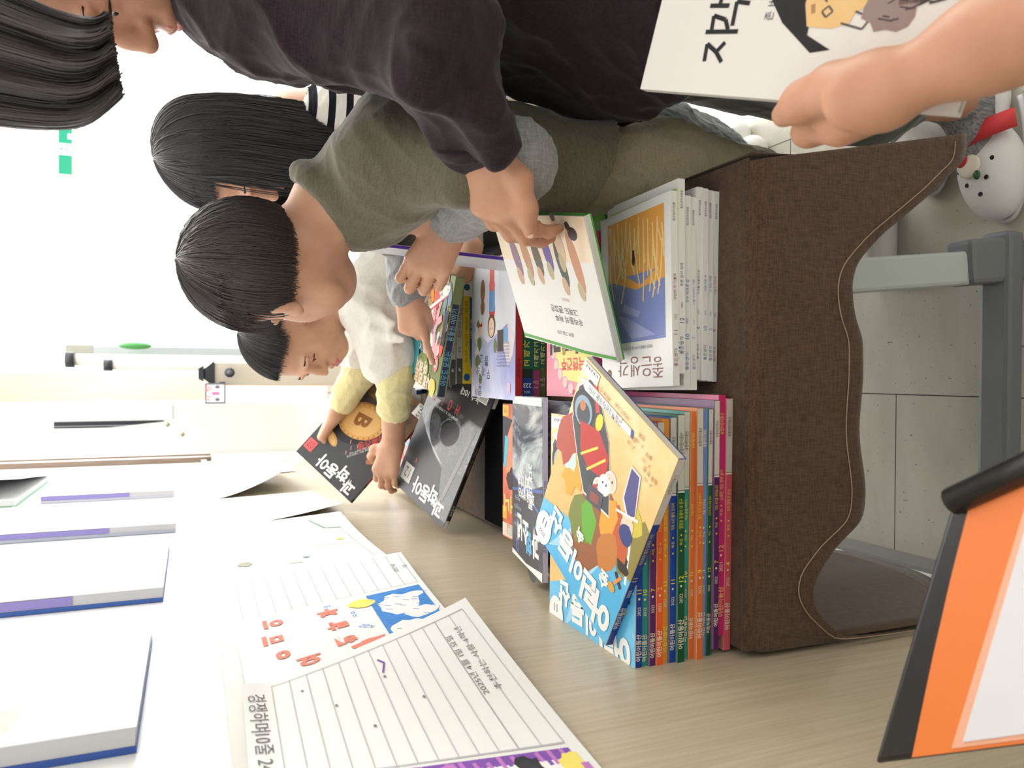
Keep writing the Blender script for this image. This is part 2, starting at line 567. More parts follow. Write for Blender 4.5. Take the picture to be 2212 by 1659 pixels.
# ---------------------------------------------------------------- books and magazines
INK = (38, 38, 42)
def gloss(c): return mat(c, 0.34, 0.3)
m_pages = mat((226, 221, 210), 0.7, 0.2)
EX, EY, EZ = np.eye(3)
def frame(yaw=0.0, pitch=0.0, roll=0.0, cu=None, cr=None):
    """cover-up, cover-right, normal. Lying flat with the spine to the reader: top to the left wall, fore edge away."""
    if cu is None:
        cu, cr = np.array([-1.0, 0, 0]), np.array([0, 1.0, 0])
    cu, cr = np.asarray(cu, float), np.asarray(cr, float)
    cu /= np.linalg.norm(cu); cr = cr - cu * np.dot(cr, cu); cr /= np.linalg.norm(cr)
    n = np.cross(cr, cu)
    M = Matrix((cr, cu, n)).transposed()
    R = Matrix.Rotation(math.radians(yaw), 3, 'Z')
    M = R @ M
    cr, cu, n = (np.array(M.col[i]) for i in range(3))
    return cr, cu, n

class Book:
    def __init__(self, name, label, cat, o, fr, w, h, t, cover, spine=None, back=None, group=None, hard=False, curl=None):
        """o: lower corner of the front cover at the spine foot, at the BOTTOM face; w across, h up, t thick"""
        self.cr, self.cu, self.n = fr
        self.o = np.asarray(o, float)
        self.w, self.h, self.t = w, h, t
        self.root = empty(name, self.o + self.cr * w / 2 + self.cu * h / 2, label, cat, group)
        cm = cover if not isinstance(cover, tuple) else gloss(cover)
        sm = cm if spine is None else (spine if not isinstance(spine, tuple) else gloss(spine))
        bm = sm if back is None else gloss(back)
        ct = 0.0022 if hard else 0.0006
        ov = 0.003 if hard else 0.0
        b = MB()
        self.curl = curl
        A = (self.cr, self.cu, self.n)
        def at_(a, c, d): return self.o + self.cr * a + self.cu * c + self.n * d
        b.box(at_(w / 2, h / 2, t - ct / 2), A, (w / 2, h / 2, ct / 2), cm)
        b.box(at_(w / 2, h / 2, ct / 2), A, (w / 2, h / 2, ct / 2), bm)
        b.box(at_(ct / 2, h / 2, t / 2), A, (ct / 2, h / 2, t / 2 - ct), sm)
        self.cb = b
        p = MB()
        p.box(at_((w - ov + ct) / 2, h / 2, t / 2), A, ((w - ov - ct) / 2 - 0.0005, h / 2 - max(ov, 0.0006), t / 2 - ct), m_pages)
        p.build('page_block', self.root)
        self.front = Print(at_(0, 0, t), self.cr * 1.0, self.cu * 1.0, self.n)
        # spine: first axis runs from the top of the book to its foot, second axis towards the front cover
        self.sp = Print(at_(0, h, 0), -self.cu, self.n, -self.cr)
        self.tm = {}
    def done(self, pic='cover_print'):
        # the spine's printing belongs to the cover's own mesh, the front picture is a part of the cover
        base = len(self.cb.v)
        self.cb.v += self.sp.mb.v
        self.cb.f += [tuple(i + base for i in f_) for f_ in self.sp.mb.f]
        self.cb.m += [self.cb.mi(self.sp.mb.mats[k]) for k in self.sp.mb.m]
        self.cover = self.cb.build('cover', self.root)
        self.front.build(pic, self.cover)
        return self.root
WHITE, PAPER = gloss((244, 243, 240)), mat((236, 233, 226), 0.6, 0.25)
def ink(c, r=0.42): return mat(c, r, 0.25)

# --- stack of fifteen children's magazines, spines to the reader (bottom first)
P1 = [  # spine colour, top-block colour (None = none), issue, lettering colour, thickness, offset along the table, year, tagline
    ((214, 92, 98), (206, 200, 188), '4', (250, 214, 120), .0090, .000, '2022', '우리 집에 온 손님'),
    ((206, 46, 110), None, '12', (250, 190, 110), .0100, .004, '2021', '오래된 게임 전래 놀이'),
    ((84, 34, 92), (214, 208, 196), '7', (240, 206, 60), .0075, -.002, '2022', '지금 속기를 읽었습니다'),
    ((24, 84, 58), (214, 208, 196), '12', (226, 214, 60), .0065, -.005, '2022', '지구의 목소리를 듣는'),
    ((118, 148, 206), None, '1', (246, 240, 200), .0080, -.006, '2025', '겨울 환상특급'),
    ((226, 112, 46), (214, 208, 196), '9', (250, 214, 70), .0085, -.004, '2022', '빨간 집의 미술이야기'),
    ((228, 122, 54), None, '11', (250, 222, 90), .0070, -.008, '2024', '가을 이야기'),
    ((44, 150, 138), (214, 208, 196), '10', (240, 220, 80), .0085, -.008, '2022', '독립 운동 이야기'),
    ((20, 82, 50), (214, 208, 196), '12', (230, 222, 60), .0095, -.011, '2022', '멸종된 동물이 내 친구'),
    ((24, 66, 156), (214, 208, 196), '11', (240, 214, 70), .0085, -.014, '2022', '칙칙 소리 빨리 모이자'),
    ((232, 152, 46), None, '11', (252, 226, 90), .0085, -.016, '2021', '기후 위기에서 지구를'),
    ((236, 96, 46), (214, 208, 196), '2', (250, 200, 90), .0085, -.019, '2022', '우리들의 모험가'),
    ((92, 40, 98), (214, 208, 196), '7', (240, 206, 60), .0080, -.020, '2022', '여름 방학'),
    ((42, 146, 136), (214, 208, 196), '10', (240, 220, 80), .0085, -.023, '2022', '한글날'),
    ((22, 62, 150), (214, 208, 196), '11', (236, 206, 80), .0085, -.021, '2022', '기차 여행'),
]
ORD = ['Salmon', 'Magenta', 'Dark purple', 'Narrow dark green', 'Light blue', 'Orange', 'Plain orange', 'Lower teal', 'Dark green', 'Lower blue', 'Yellow-orange', 'Red-orange', 'Upper purple', 'Upper teal', 'Blue']
LAB1 = [
    'salmon pink spine magazine, undermost of the colourful magazine stack',
    'hot pink spine magazine dated 2021, second from the bottom of the colourful stack',
    'purple spine magazine just above the hot pink one in the colourful stack',
    'thin dark green spine magazine between the light blue and lower purple ones',
    'light blue spine magazine dated 2025 in the colourful stack',
    'orange spine magazine lying directly on the light blue spine magazine',
    'plain orange spine magazine dated 2024 without a grey end block',
    'teal spine magazine directly under the thick dark green one',
    'thick dark green spine magazine in the middle of the colourful stack',
    'blue spine magazine between the yellow-orange and dark green ones',
    'yellow-orange spine magazine dated 2021 in the colourful stack',
    'red-orange spine magazine numbered 2 in the colourful stack',
    'purple spine magazine right below the upper teal magazine',
    'teal spine magazine second from the top of the straight colourful stack',
    'blue magazine with sky blue cover lying straight under the skewed top one',
]
z = TZ + 0.004
m_sky = noise_mat('sky_blue_print', [(0.40, (84, 182, 232)), (0.62, (108, 198, 240)), (0.66, (176, 222, 246)), (0.72, (120, 204, 242))], 7, (1, 1, 1), 0.26, 0.5)
def badge(p, x, y, txt='2022', num='11'):
    p.ell(x, y, .019, .022, WHITE)
    p.text(x, y + .008, .008, txt, ink((40, 60, 130)))
    p.text(x, y - .007, .014, num, ink((40, 60, 130)), bold=.01)
m_tan = noise_mat('tan_print', [(0.35, (236, 176, 92)), (0.55, (244, 198, 126)), (0.7, (250, 222, 172))], 6, (1, 1, 1), 0.24, 0.5)
def train_cover(f, W_, H_):
    """tan and sky blue cover with a toy train among leaves"""
    f.poly([(0, H_ * .60), (W_ * .20, H_ * .53), (W_ * .42, H_ * .56), (W_ * .66, H_ * .72), (W_, H_ * .80), (W_, H_), (0, H_)], m_sky)
    f.poly([(W_ * .30, H_ * .56), (W_ * .40, H_ * .70), (W_ * .34, H_ * .86), (W_ * .26, H_ * .70)], ink((176, 220, 244)))
    f.poly([(W_ * .62, H_ * .74), (W_ * .72, H_ * .86), (W_ * .80, H_ * .97), (W_ * .58, H_ * .84)], ink((170, 216, 244)))
    f.poly([(0, H_ * .36), (W_ * .06, H_ * .34), (W_ * .26, H_ * .56), (W_ * .12, H_ * .66), (0, H_ * .62)], ink((146, 134, 66)))          # olive bank
    f.blob(W_ * .14, H_ * .40, .021, ink((214, 196, 74)), 14, .4, 1, 2)
    f.poly([(W_ * .02, H_ * .66), (W_ * .04, H_ * .66), (W_ * .13, H_ * .45), (W_ * .115, H_ * .44)], WHITE)                              # barrier
    f.blob(W_ * .10, H_ * .60, .013, ink((56, 50, 44)), 12, .5, 1, 3)
    f.blob(W_ * .44, H_ * .62, .060, ink((156, 98, 62)), 16, .25, .8, 4)                                                                # leaf pile
    f.blob(W_ * .25, H_ * .53, .034, ink((198, 96, 58)), 14, .35, 1, 5)
    f.blob(W_ * .34, H_ * .50, .028, ink((244, 166, 58)), 14, .35, .7, 6)
    f.blob(W_ * .26, H_ * .64, .028, ink((200, 128, 62)), 14, .3, .8, 61)
    f.blob(W_ * .56, H_ * .66, .030, ink((128, 138, 66)), 12, .3, 1, 7)
    f.poly([(W_ * .56, H_ * .52), (W_ * .60, H_ * .60), (W_ * .50, H_ * .72), (W_ * .40, H_ * .70), (W_ * .42, H_ * .58)], ink((110, 176, 62)))   # green leaf
    f.blob(W_ * .78, H_ * .50, .036, ink((248, 172, 62)), 16, .4, .8, 8)
    f.blob(W_ * .86, H_ * .47, .020, ink((206, 228, 226)), 12, .4, 1, 81)
    f.blob(W_ * .93, H_ * .40, .036, ink((186, 82, 66)), 14, .35, .8, 9)
    f.blob(W_ * .80, H_ * .26, .036, ink((132, 128, 92)), 14, .3, .7, 91)
    tr = [(W_ * .33, H_ * .50), (W_ * .62, H_ * .54), (W_ * .80, H_ * .42), (W_ * .95, H_ * .30), (W_ * .98, H_ * .14), (W_ * .88, H_ * .05), (W_ * .70, H_ * .12), (W_ * .54, H_ * .22), (W_ * .44, H_ * .34)]
    f.poly(tr, ink((236, 236, 236)))
    f.poly([(a * .97 + W_ * .02, c * .97 + H_ * .008) for a, c in tr], ink((74, 76, 82)))
    f.ell(W_ * .86, H_ * .21, .024, .022, ink((52, 54, 60)))
    f.ell(W_ * .86, H_ * .22, .019, .017, ink((150, 176, 196)))
    f.ell(W_ * .85, H_ * .23, .014, .013, ink((70, 74, 84)))
    f.ell(W_ * .88, H_ * .20, .006, .006, ink((206, 130, 84)), 12)
    f.poly([(W_ * .66, H_ * .42), (W_ * .78, H_ * .38), (W_ * .86, H_ * .27), (W_ * .66, H_ * .22), (W_ * .50, H_ * .28), (W_ * .46, H_ * .38)], ink((196, 54, 48)))
    f.line([(W_ * .84, H_ * .04), (W_ * .72, H_ * .16)], .007, ink((222, 70, 62)))
    f.ell(W_ * .68, H_ * .19, .007, .010, ink((244, 220, 70)), 12)
    f.line([(W_ * .62, H_ * .29), (W_ * .76, H_ * .40)], .003, ink((246, 220, 90)))
    f.line([(W_ * .52, H_ * .30), (W_ * .66, H_ * .43)], .003, ink((246, 220, 90)))
    for q, (a, c) in enumerate(((.42, .36), (.50, .44), (.46, .40))):
        f.ell(W_ * a, H_ * c, .012, .012, ink((248, 238, 230)), 14)
        f.ell(W_ * a, H_ * c, .010, .010, ink(((250, 214, 196), (250, 214, 196), (246, 246, 246))[q]), 14)
        f.blob(W_ * a + .004, H_ * c + .007, .008, ink(((48, 42, 46), (206, 66, 60), (240, 240, 240))[q]), 10, .3, 1, q)
        f.ell(W_ * a - .003, H_ * c - .002, .0013, .0018, ink((40, 36, 40)), 8); f.ell(W_ * a + .004, H_ * c - .001, .0013, .0018, ink((40, 36, 40)), 8)
    f.poly([(W_ * .42, H_ * .52), (W_ * .58, H_ * .55), (W_ * .60, H_ * .47), (W_ * .44, H_ * .44)], ink((84, 84, 94)))
    f.poly([(W_ * .46, H_ * .51), (W_ * .55, H_ * .53), (W_ * .56, H_ * .49), (W_ * .47, H_ * .47)], ink((150, 84, 78)))
    # figure in a violet uniform beside the train
    f.poly([(W_ * .20, H_ * .20), (W_ * .30, H_ * .20), (W_ * .28, H_ * .36), (W_ * .18, H_ * .42), (W_ * .13, H_ * .38)], ink((236, 232, 232)))
    f.poly([(W_ * .21, H_ * .21), (W_ * .29, H_ * .21), (W_ * .27, H_ * .35), (W_ * .19, H_ * .40), (W_ * .14, H_ * .37)], ink((88, 84, 142)))
    f.ell(W_ * .17, H_ * .44, .011, .012, ink((250, 214, 190)), 14)
    f.blob(W_ * .155, H_ * .475, .012, ink((60, 70, 130)), 12, .2, 1.1, 4)
    f.line([(W_ * .10, H_ * .37), (W_ * .30, H_ * .43)], .003, ink((236, 232, 232)))
    # banner, code sticker and small copy
    f.poly([(W_ * .98, H_ * .10), (W_ * .90, H_ * .08), (W_ * .40, H_ * .075), (W_ * .38, H_ * .105), (W_ * .90, H_ * .13)], WHITE)
    f.poly([(W_ * .40, H_ * .075), (W_ * .375, H_ * .075), (W_ * .36, H_ * .105), (W_ * .385, H_ * .105)], ink((70, 96, 190)))
    f.text(W_ * .68, H_ * .102, .008, '그림책 2권이 두둥 가득!', ink((50, 60, 80)), rot=0, bold=.01, sx=.9)
    f.rect(W_ * .80, H_ * .012, W_ * .985, H_ * .066, WHITE)
    for q in range(9):
        f.rect(W_ * (.82 + q * .016), H_ * .02, W_ * (.82 + q * .016 + (.005 if q % 2 else .009)), H_ * .034, ink((70, 70, 76)))
    for q, (a, c, tx) in enumerate(((.72, .06, '새로운 친구'), (.52, .05, '이야기 기차'), (.36, .10, '연재'), (.30, .06, '만화'), (.20, .10, '놀이'), (.14, .16, '동화 한 편'))):
        f.text(W_ * a, H_ * c, .006, tx, ink((150, 116, 80)))
        f.text(W_ * a, H_ * c + .008, .004, '글 · 그림', ink((170, 136, 100)))
    for q, ch in enumerate('어린이동산'):
        f.text(W_ * (.13 + q * .165), H_ * (.895, .885, .868, .850, .815)[q], (.040, .038, .032, .036, .032)[q], ch, WHITE, rot=(12, 8, 4, 2, 0)[q], bold=.05)
    f.text(W_ * .20, H_ * .755, .020, '숲', WHITE, rot=10, bold=.04); f.text(W_ * .52, H_ * .725, .018, '속', WHITE, rot=10, bold=.04)
    badge(f, W_ * .90, H_ * .93)
    f.ell(W_ * .12, H_ * .74, .007, .005, ink((222, 166, 70)), 12)
    f.line([(W_ * .05, H_ * .70), (W_ * .13, H_ * .66)], .004, ink((60, 60, 60))); f.line([(W_ * .07, H_ * .65), (W_ * .11, H_ * .71)], .004, ink((232, 148, 70)))


for i, (c, top, num, lc, th, dx, yr, tl) in enumerate(P1):
    hh, ww = .262, .200
    th *= .925
    if top is None and i in (1,): hh = .255
    if i == 0: hh = .268
    right = -.024 + dx * 0.9 - (.006 if i > 2 else 0)
    if i == 14:
        cov = m_tan
    else:
        cov = gloss(tuple(min(255, int(v * .7 + 90)) for v in c))
    b = Book('magazine', LAB1[i], 'magazine', (right, .6625 + .0015 * math.sin(i * 2.1), z), frame(rng.uniform(-.5, .5)), ww, hh, th, cov, c, group="stack of children's magazines")
    s = b.sp
    if top:
        s.rect(hh - .0 - .078, 0.0004, hh - .0005, th - .0004, ink(top))
        s.rect(hh - .0805, 0.0004, hh - .0788, th - .0004, ink((236, 232, 224)))
    s.text(.036, th / 2, th * .82, '어린이동산', ink(lc if i in (1, 10) else (240, 228, 210)), bold=.02, sx=.92)
    s.text(.073, th / 2, th * .62, yr, ink((236, 226, 206)), sx=.95)
    s.ell(.0855, th / 2, .0012, .0012, ink((240, 230, 210)), 8)
    s.text(.0925, th / 2, th * .9, num, ink(lc), bold=.01)
    s.ell(.122, th / 2, .001, .001, ink(lc), 8)
    s.text(.131, th / 2, th * .45, '특집', ink(lc))
    s.ell(.138, th / 2, .001, .001, ink(lc), 8)
    if hh - .0805 > .16:
        s.text(.160, th / 2, th * .62, tl, ink(lc), sx=.62)
    s.text(hh - .030, th / 2, th * .62, '농협어린이동산', ink((60, 58, 60) if top else lc), sx=.62, bold=.01)
    if i == 14:
        train_cover(b.front, ww, hh)
    b.done()
    z += th + .0002
TOP1 = z

# --- the skewed magazine on top: picture of a train, leaves and sky
fr = frame(0, cu=(-.857, .515, .008), cr=(.514, .856, .054))
hs, wsz = .245, .186
b = Book('magazine', 'sky blue and tan magazine with a toy train cover, lying skewed on the colourful stack', 'magazine', np.array([-.0752, .580, .8460]) - fr[2] * .009, fr, wsz, hs, .009,
         m_tan, (26, 64, 152), group="stack of children's magazines")
train_cover(b.front, wsz, hs)
s = b.sp
s.rect(hs - .078, .0004, hs - .0005, .0086, ink((206, 202, 194)))
s.text(.040, .0045, .0075, '어린이동산', ink((240, 230, 212)), bold=.02, sx=.9)
s.text(.075, .0045, .0055, '2022', ink((240, 230, 212))); s.text(.094, .0045, .008, '11', ink((240, 214, 90)))
s.text(.135, .0045, .0052, '칙칙폭폭 빨리 모여라 기차', ink((226, 206, 110)), sx=.7)
s.text(hs - .030, .0045, .0055, '농협어린이동산', ink((60, 58, 60)), sx=.65)
b.done()

# --- stack of small white magazines at the right (bottom first)
z = TZ + 0.004
SETS = [('9', (206, 120, 90), (240, 226, 130), -.016, 'leafy yellow cover edge'), ('5', (90, 150, 200), (196, 220, 180), -.014, ''), ('10', (120, 120, 176), (150, 160, 210), -.013, ''),
        ('6', (120, 112, 120), (232, 232, 230), -.008, ''), ('7', (150, 150, 190), (238, 238, 236), -.002, ''), ('10', (96, 116, 190), (64, 84, 170), .000, ''),
        ('12', (70, 80, 140), (168, 200, 110), .007, ''), ('11', (150, 90, 70), (246, 246, 244), .000, '')]
LAB2 = ['small magazine with orange lettering, undermost of the white stack', 'small magazine with light blue lettering, second lowest of the white stack',
        'small magazine numbered 10 in violet, third lowest of the white stack', 'small magazine numbered 6, fourth from the bottom of the white stack',
        'small magazine numbered 7, poking out left from the middle of the white stack', 'small magazine with a blue picture edge under the green covered one',
        'small magazine with green leaf cover lying second from the top of the white stack', 'white magazine with blue and orange reed picture, top of the white stack']
for i, (num, lc, cc, off, _) in enumerate(SETS):
    th = .0085 if i > 4 else .0072
    h, wd = .207, .150
    x0 = .206 - .004 * (7 - i) * .2 - (.010 if i == 7 else 0) - (-.004 if i == 6 else 0) - (.012 if i in (4, 5) else 0)
    cov = gloss((240, 240, 238))
    b = Book('magazine', LAB2[i], 'magazine', (x0, .6885 + .0012 * math.sin(i * 1.9), z), frame((-.6, .8, .3, -.7, 1.2, .4, 1.0, 2.2)[i]), wd, h, th, cov, (238, 237, 234), group='stack of small white magazines')
    s, f = b.sp, b.front
    s.text(.030, th / 2, th * .62, '좋은생각', ink(lc), sx=1.0)
    s.text(.056, th / 2, th * .86, num, ink(lc))
    s.text(.073, th / 2, th * .36, '2022', ink(lc))
    s.text(.105, th / 2, th * .48, ('오늘도 고마워', '그 작은 바람', '지금 지은 시', '시간을 되돌린다면', '나를 보살피는 사람', '모두 외로운 섬', '푸른 잎이 모여', '가만히 귀 기울여')[i], ink(lc))
    s.text(h - .022, th / 2, th * .4, '좋은생각사람들', ink((120, 118, 122)), sx=.9)
    if i == 7:
        f.rect(.012, .010, .132, .155, ink((134, 146, 204)))
        f.rect(.012, .010, .132, .078, ink((240, 172, 88)))
        f.poly([(.012, .070), (.060, .092), (.100, .074), (.132, .060), (.132, .078), (.070, .096), (.012, .090)], ink((240, 172, 88)))
        g = random.Random(4)
        mr = ink((246, 216, 150))
        for q in range(13):
            a = .016 + q * .0092
            for k in range(3):
                L = g.uniform(.030, .062); dx = g.uniform(-.016, .016)
                y0 = g.uniform(.012, .058)
                pts = [(min(.131, max(.013, a + dx * t * t)), y0 + L * t) for t in (0, .35, .7, 1)]
                f.line(pts, .0024, mr)
        f.poly([(.095, .110), (.060, .122), (.066, .128), (.100, .118)], ink((166, 174, 220)))
        f.poly([(.110, .122), (.080, .152), (.030, .150), (.060, .138), (.090, .126)], ink((166, 174, 220)))
        f.ell(.074, .062, .0035, .006, ink((92, 58, 34)), 10); f.rect(.072, .050, .0765, .062, ink((60, 40, 30)))
        f.text(.075, .162, .004, '평범한 사람들의 이야기를 담는 잡지 좋은생각', ink((120, 116, 116)))
        for q, (a_, c_) in enumerate(((.016, .186), (.038, .184), (.062, .183), (.088, .182))):
            f.text(a_ + .012, c_, .026, '좋은생각'[q], ink((146, 92, 80)), bold=-.008)
        f.ell(.132, .190, .0045, .0055, ink((140, 80, 70)), 14); f.text(.132, .190, .005, '11', WHITE)
        f.rect(.122, .014, .130, .022, ink((250, 214, 160)))
    elif i == 6:
        f.rect(.0, .010, .142, .150, ink((206, 222, 150)))
        g = random.Random(8)
        for q in range(46):
            f.ell(g.uniform(.008, .136), g.uniform(.018, .142), g.uniform(.005, .011), g.uniform(.006, .013), ink(((150, 188, 92), (120, 164, 84), (186, 208, 120), (104, 146, 92))[q % 4]), 10, g.uniform(0, 3))
        for q in range(5):
            f.ell(g.uniform(.008, .04), g.uniform(.04, .12), .004, .005, ink((232, 150, 70)), 8)
        f.text(.022, .178, .030, '좋은', ink((64, 74, 150)), bold=-.005)
    elif i == 5:
        f.rect(.0, .015, .14, .14, ink((60, 80, 170)))
        f.rect(.0, .010, .14, .042, ink((196, 156, 80)))
        f.rect(.0, .128, .14, .140, ink((170, 196, 230)))
    elif i == 0:
        f.rect(.0, .05, .14, .20, ink((244, 232, 140)))
        for q in range(8):
            f.blob(.008, .06 + q * .019, .007, ink((62, 104, 60)), 8, .5, 1, q)
    b.done()
    z += th + .0002
# ---------------------------------------------------------------- the piles further along the table
def flat(label, x1, y0, z, w, h, t, cover, spine, group, yaw=0.0, name='magazine', cat='magazine', back=None, hard=False):
    return Book(name, label, cat, (x1, y0, z), frame(yaw), w, h, t, cover, spine, back, group, hard)
def lines(f, a, b, n, step, size, body, m, rot=0):
    for q in range(n):
        f.text(a, b - q * step, size, body[q % len(body)], m, rot=rot)

# -- left row, second pile: two dark science magazines over a red comic
GL = 'science magazines in the second pile'
m_storm = noise_mat('storm_print', [(0.30, (52, 54, 62)), (0.46, (96, 104, 116)), (0.56, (186, 194, 198)), (0.66, (226, 230, 230)), (0.75, (110, 122, 140))], 9, (1.6, .6, 1), 0.14, 0.6, 6, 1.2)
m_dark = gloss((48, 50, 60))
def storm_cover(f, w, h):
    f.poly([(0, h * .48), (w * .5, h * .56), (w, h * .50), (w, h), (0, h)], gloss((50, 52, 62)))
    f.poly([(0, h * .52), (w, h * .60), (w, h * .585), (0, h * .50)], gloss((70, 100, 170)))
    f.poly([(0, h * .66), (w, h * .50), (w, h * .49), (0, h * .645)], gloss((96, 120, 190)))
    f.text(w * .36, h * .52, .026, '3대 미제', WHITE, rot=90, bold=.03, sx=.7)
    f.text(w * .58, h * .50, .022, '3대 미제', WHITE, bold=.035, rot=0)
    f.text(w * .50, h * .58, .020, '과학을 밝혀라', WHITE, bold=.03, rot=0, sx=.9)
    f.ell(w * .30, h * .89, .040, .040, gloss((32, 33, 40)), 26)
    f.poly([(0, h * .95), (w * .5, h * .985), (w, h * .97), (w, h), (0, h)], WHITE)
    f.text(w * .20, h * .82, .046, '과', WHITE, bold=.04); f.text(w * .42, h * .83, .044, '학', gloss((84, 176, 226)), bold=.04)
    f.text(w * .62, h * .80, .042, '소년', WHITE, bold=.04)
    f.text(w * .80, h * .93, .026, '12', gloss((116, 110, 206)), bold=.02); f.text(w * .80, h * .905, .008, '2022', gloss((116, 110, 206)))
    for q in range(4):
        f.text(w * .80, h * (.80 - q * .055), .006, ('인공지능 로봇 이야기', '태양계 탐사 기록', '바다 속 화산을 찾아', '별자리와 신화')[q], ink((214, 216, 222)))
        f.text(w * .80, h * (.785 - q * .055), .006, '집중 탐구', ink((120, 170, 220)))
z0 = TZ + .004
b = flat('thick red comic book lying flat under the dark magazines of the second pile', -.045, .972, z0 + .040, .190, .215, .022,
         noise_mat('fire_print', [(0.35, (92, 30, 22)), (0.5, (190, 66, 34)), (0.62, (226, 112, 62)), (0.72, (240, 150, 90))], 7, (1, 1, 1), 0.24, 0.5), (60, 34, 30), None, .6, 'comic_book', 'book')
f = b.front
f.poly([(.15, .025), (.190, .02), (.190, .10), (.175, .08), (.17, .05)], ink((36, 40, 54)))
f.poly([(.165, .055), (.180, .05), (.186, .10), (.176, .105)], ink((88, 184, 204)))
f.rect(.13, .192, .19, .213, ink((222, 210, 196)))
for q in range(5): f.text(.16, .208 - q * .0035, .0035, '무등산 저자 그림', ink((90, 80, 76)))
f.text(.165, .196, .010, '68', ink((210, 120, 60)))
f.rect(.172, .165, .19, .186, ink((236, 170, 60)))
f.text(.160, .160, .028, '머니', ink((250, 214, 110)), rot=0, bold=.04)
f.blob(.155, .12, .022, ink((46, 26, 26)), 12, .4, 1, 3)
f.rect(.165, .002, .19, .020, ink((240, 180, 70))); f.text(.178, .011, .008, '만화', ink((60, 40, 30)))
b.done()
b = flat('navy science comic at the bottom of the second pile', -.04, .945, z0, .190, .22, .020, (40, 60, 120), (36, 60, 130), None, 0, 'comic_book', 'book'); b.done()
b = flat('grey science comic under the red one in the second pile', -.042, .955, z0 + .0205, .190, .22, .019, (120, 124, 130), (150, 152, 156), None, .5, 'comic_book', 'book'); b.done()
b = Book('magazine', 'dark storm cover magazine partly hidden under its twin in the second pile', 'magazine', (-.036, .895, z0 + .0665), frame(0, cu=(-1, 0, 0), cr=(0, .985, -.04)), .165, .245, .0075, m_storm, (190, 186, 210), None, GL)
storm_cover(b.front, .165, .245); b.done()
b = Book('magazine', 'dark storm cover magazine with a lilac spine, top of the second pile', 'magazine', (-.030, .920, z0 + .0955), frame(.8, cu=(-1, 0, 0), cr=(0, .98, -.19)), .195, .245, .0075, m_storm, (204, 198, 222), None, GL)
storm_cover(b.front, .195, .245)
b.sp.text(.05, .0037, .006, '과학소년', ink((90, 96, 170))); b.sp.text(.12, .0037, .005, '과학소년 2022', ink((90, 96, 170)))
b.front.rect(.002, .001, .19, .012, WHITE)
b.done()

# -- left row: black science magazines, one of them lifted by the boy in white
m_space = noise_mat('space_print', [(0.40, (34, 35, 40)), (0.55, (52, 54, 60)), (0.63, (96, 100, 108)), (0.70, (60, 62, 68))], 8, (1, 1, 1), 0.12, 0.6, 6, 1.6)
m_gap_shade = mat((24, 24, 27), .95, .03)  # lightless black standing in for the shade between the piles
b = flat('matt black magazine shape added to darken the shaded gap behind the red comic', -.035, 1.178, z0, .21, .245, .008, m_gap_shade, m_gap_shade, None, 0); b.done()
M12 = dict(o=np.array([-.0424, 1.2894, .7470]), cu=(-.925, .236, .297), cr=(.309, .923, .229))
fr12 = frame(0, cu=M12['cu'], cr=M12['cr'])
b = Book('magazine', 'dark grey space magazine with red spine, one end lifted by the boy in white', 'magazine', M12['o'] - fr12[2] * .008, fr12, .2, .26, .008, gloss((74, 77, 82)), (196, 42, 46), (30, 30, 34), 'monthly science magazines')
f = b.front
w_, h_ = .2, .26
f.poly([(.0, .0), (.2, .0), (.2, .06), (.0, .06)], gloss((30, 30, 34)))
f.poly([(.0, .06), (.2, .06), (.2, .10), (.15, .14), (.07, .17), (.03, .25), (.0, .25)], m_space)
for q in range(26):                                                       # luminous rings of the black hole
    a0 = -.6 + q * .004
    pts = [(.045 + (.128 + q * .0010) * math.sin(t) * .95, .085 + (.085 - q * .0004) * math.cos(t) * .95) for t in np.linspace(.25 + q * .01, 1.75 - q * .012, 14)]
    if q % 3 == 0:
        f.line(pts, .0009, ink((206, 214, 222)))
f.ell(.085, .105, .030, .024, gloss((40, 42, 50)), 24, .4)
for q in range(10):
    t0 = q * .55
    f.line([(.085 + (.034 + .003 * (q % 4)) * math.cos(t0 + t), .105 + (.026 + .003 * (q % 3)) * math.sin(t0 + t)) for t in np.linspace(0, 1.2, 7)], .0008, ink((150, 160, 180)))
for q, ch in enumerate('HOLE'):
    f.text(.090 + q * .028, .058, .030, ch, ink((222, 62, 54)), rot=0, sx=.55)
f.text(.12, .074, .006, '블랙홀의 모든 것, 그 경계를 넘다', ink((220, 220, 222)))
lines(f, .155, .026, 5, .006, .004, ['반도체 미래 기술 이야기', '우주로 가는 길 특집 기사'], ink((226, 226, 228)))
f.text(.070, .020, .016, '뉴스 10대', WHITE, bold=.01)
f.rect(.014, .006, .045, .020, WHITE)
for q in range(8): f.rect(.017 + q * .0034, .008, .0187 + q * .0034, .018, ink((50, 50, 54)))
f.text(.155, .190, .012, 'B', ink((206, 96, 84)), bold=.03)
f.rect(.150, .205, .186, .240, ink((214, 212, 208))); f.text(.168, .2225, .030, '12', gloss((80, 82, 86)), sx=.8)
f.text(.035, .236, .038, '과', WHITE, bold=.03); f.text(.062, .222, .036, '학', WHITE, bold=.03)
f.text(.090, .232, .036, '동', WHITE, bold=.03); f.text(.120, .230, .036, '아', WHITE, bold=.03)
f.poly([(.012, .07), (.022, .07), (.040, .22), (.030, .22)], gloss((150, 146, 150)))
s = b.sp
s.rect(.0, .0004, .052, .0076, ink((226, 222, 216))); s.text(.014, .004, .006, '12', INKM := ink((50, 50, 54))); s.text(.030, .004, .005, '2022', INKM); s.text(.044, .004, .006, '444', INKM)
s.rect(.232, .0004, .2595, .0076, ink((60, 60, 64)))
s.text(.14, .004, .0042, '노벨상 특별호 블랙홀 너머의 우주를 보다', ink((250, 210, 200)))
b.done()
d2 = -fr12[2] * .019 + np.array([.004, -.008, 0])
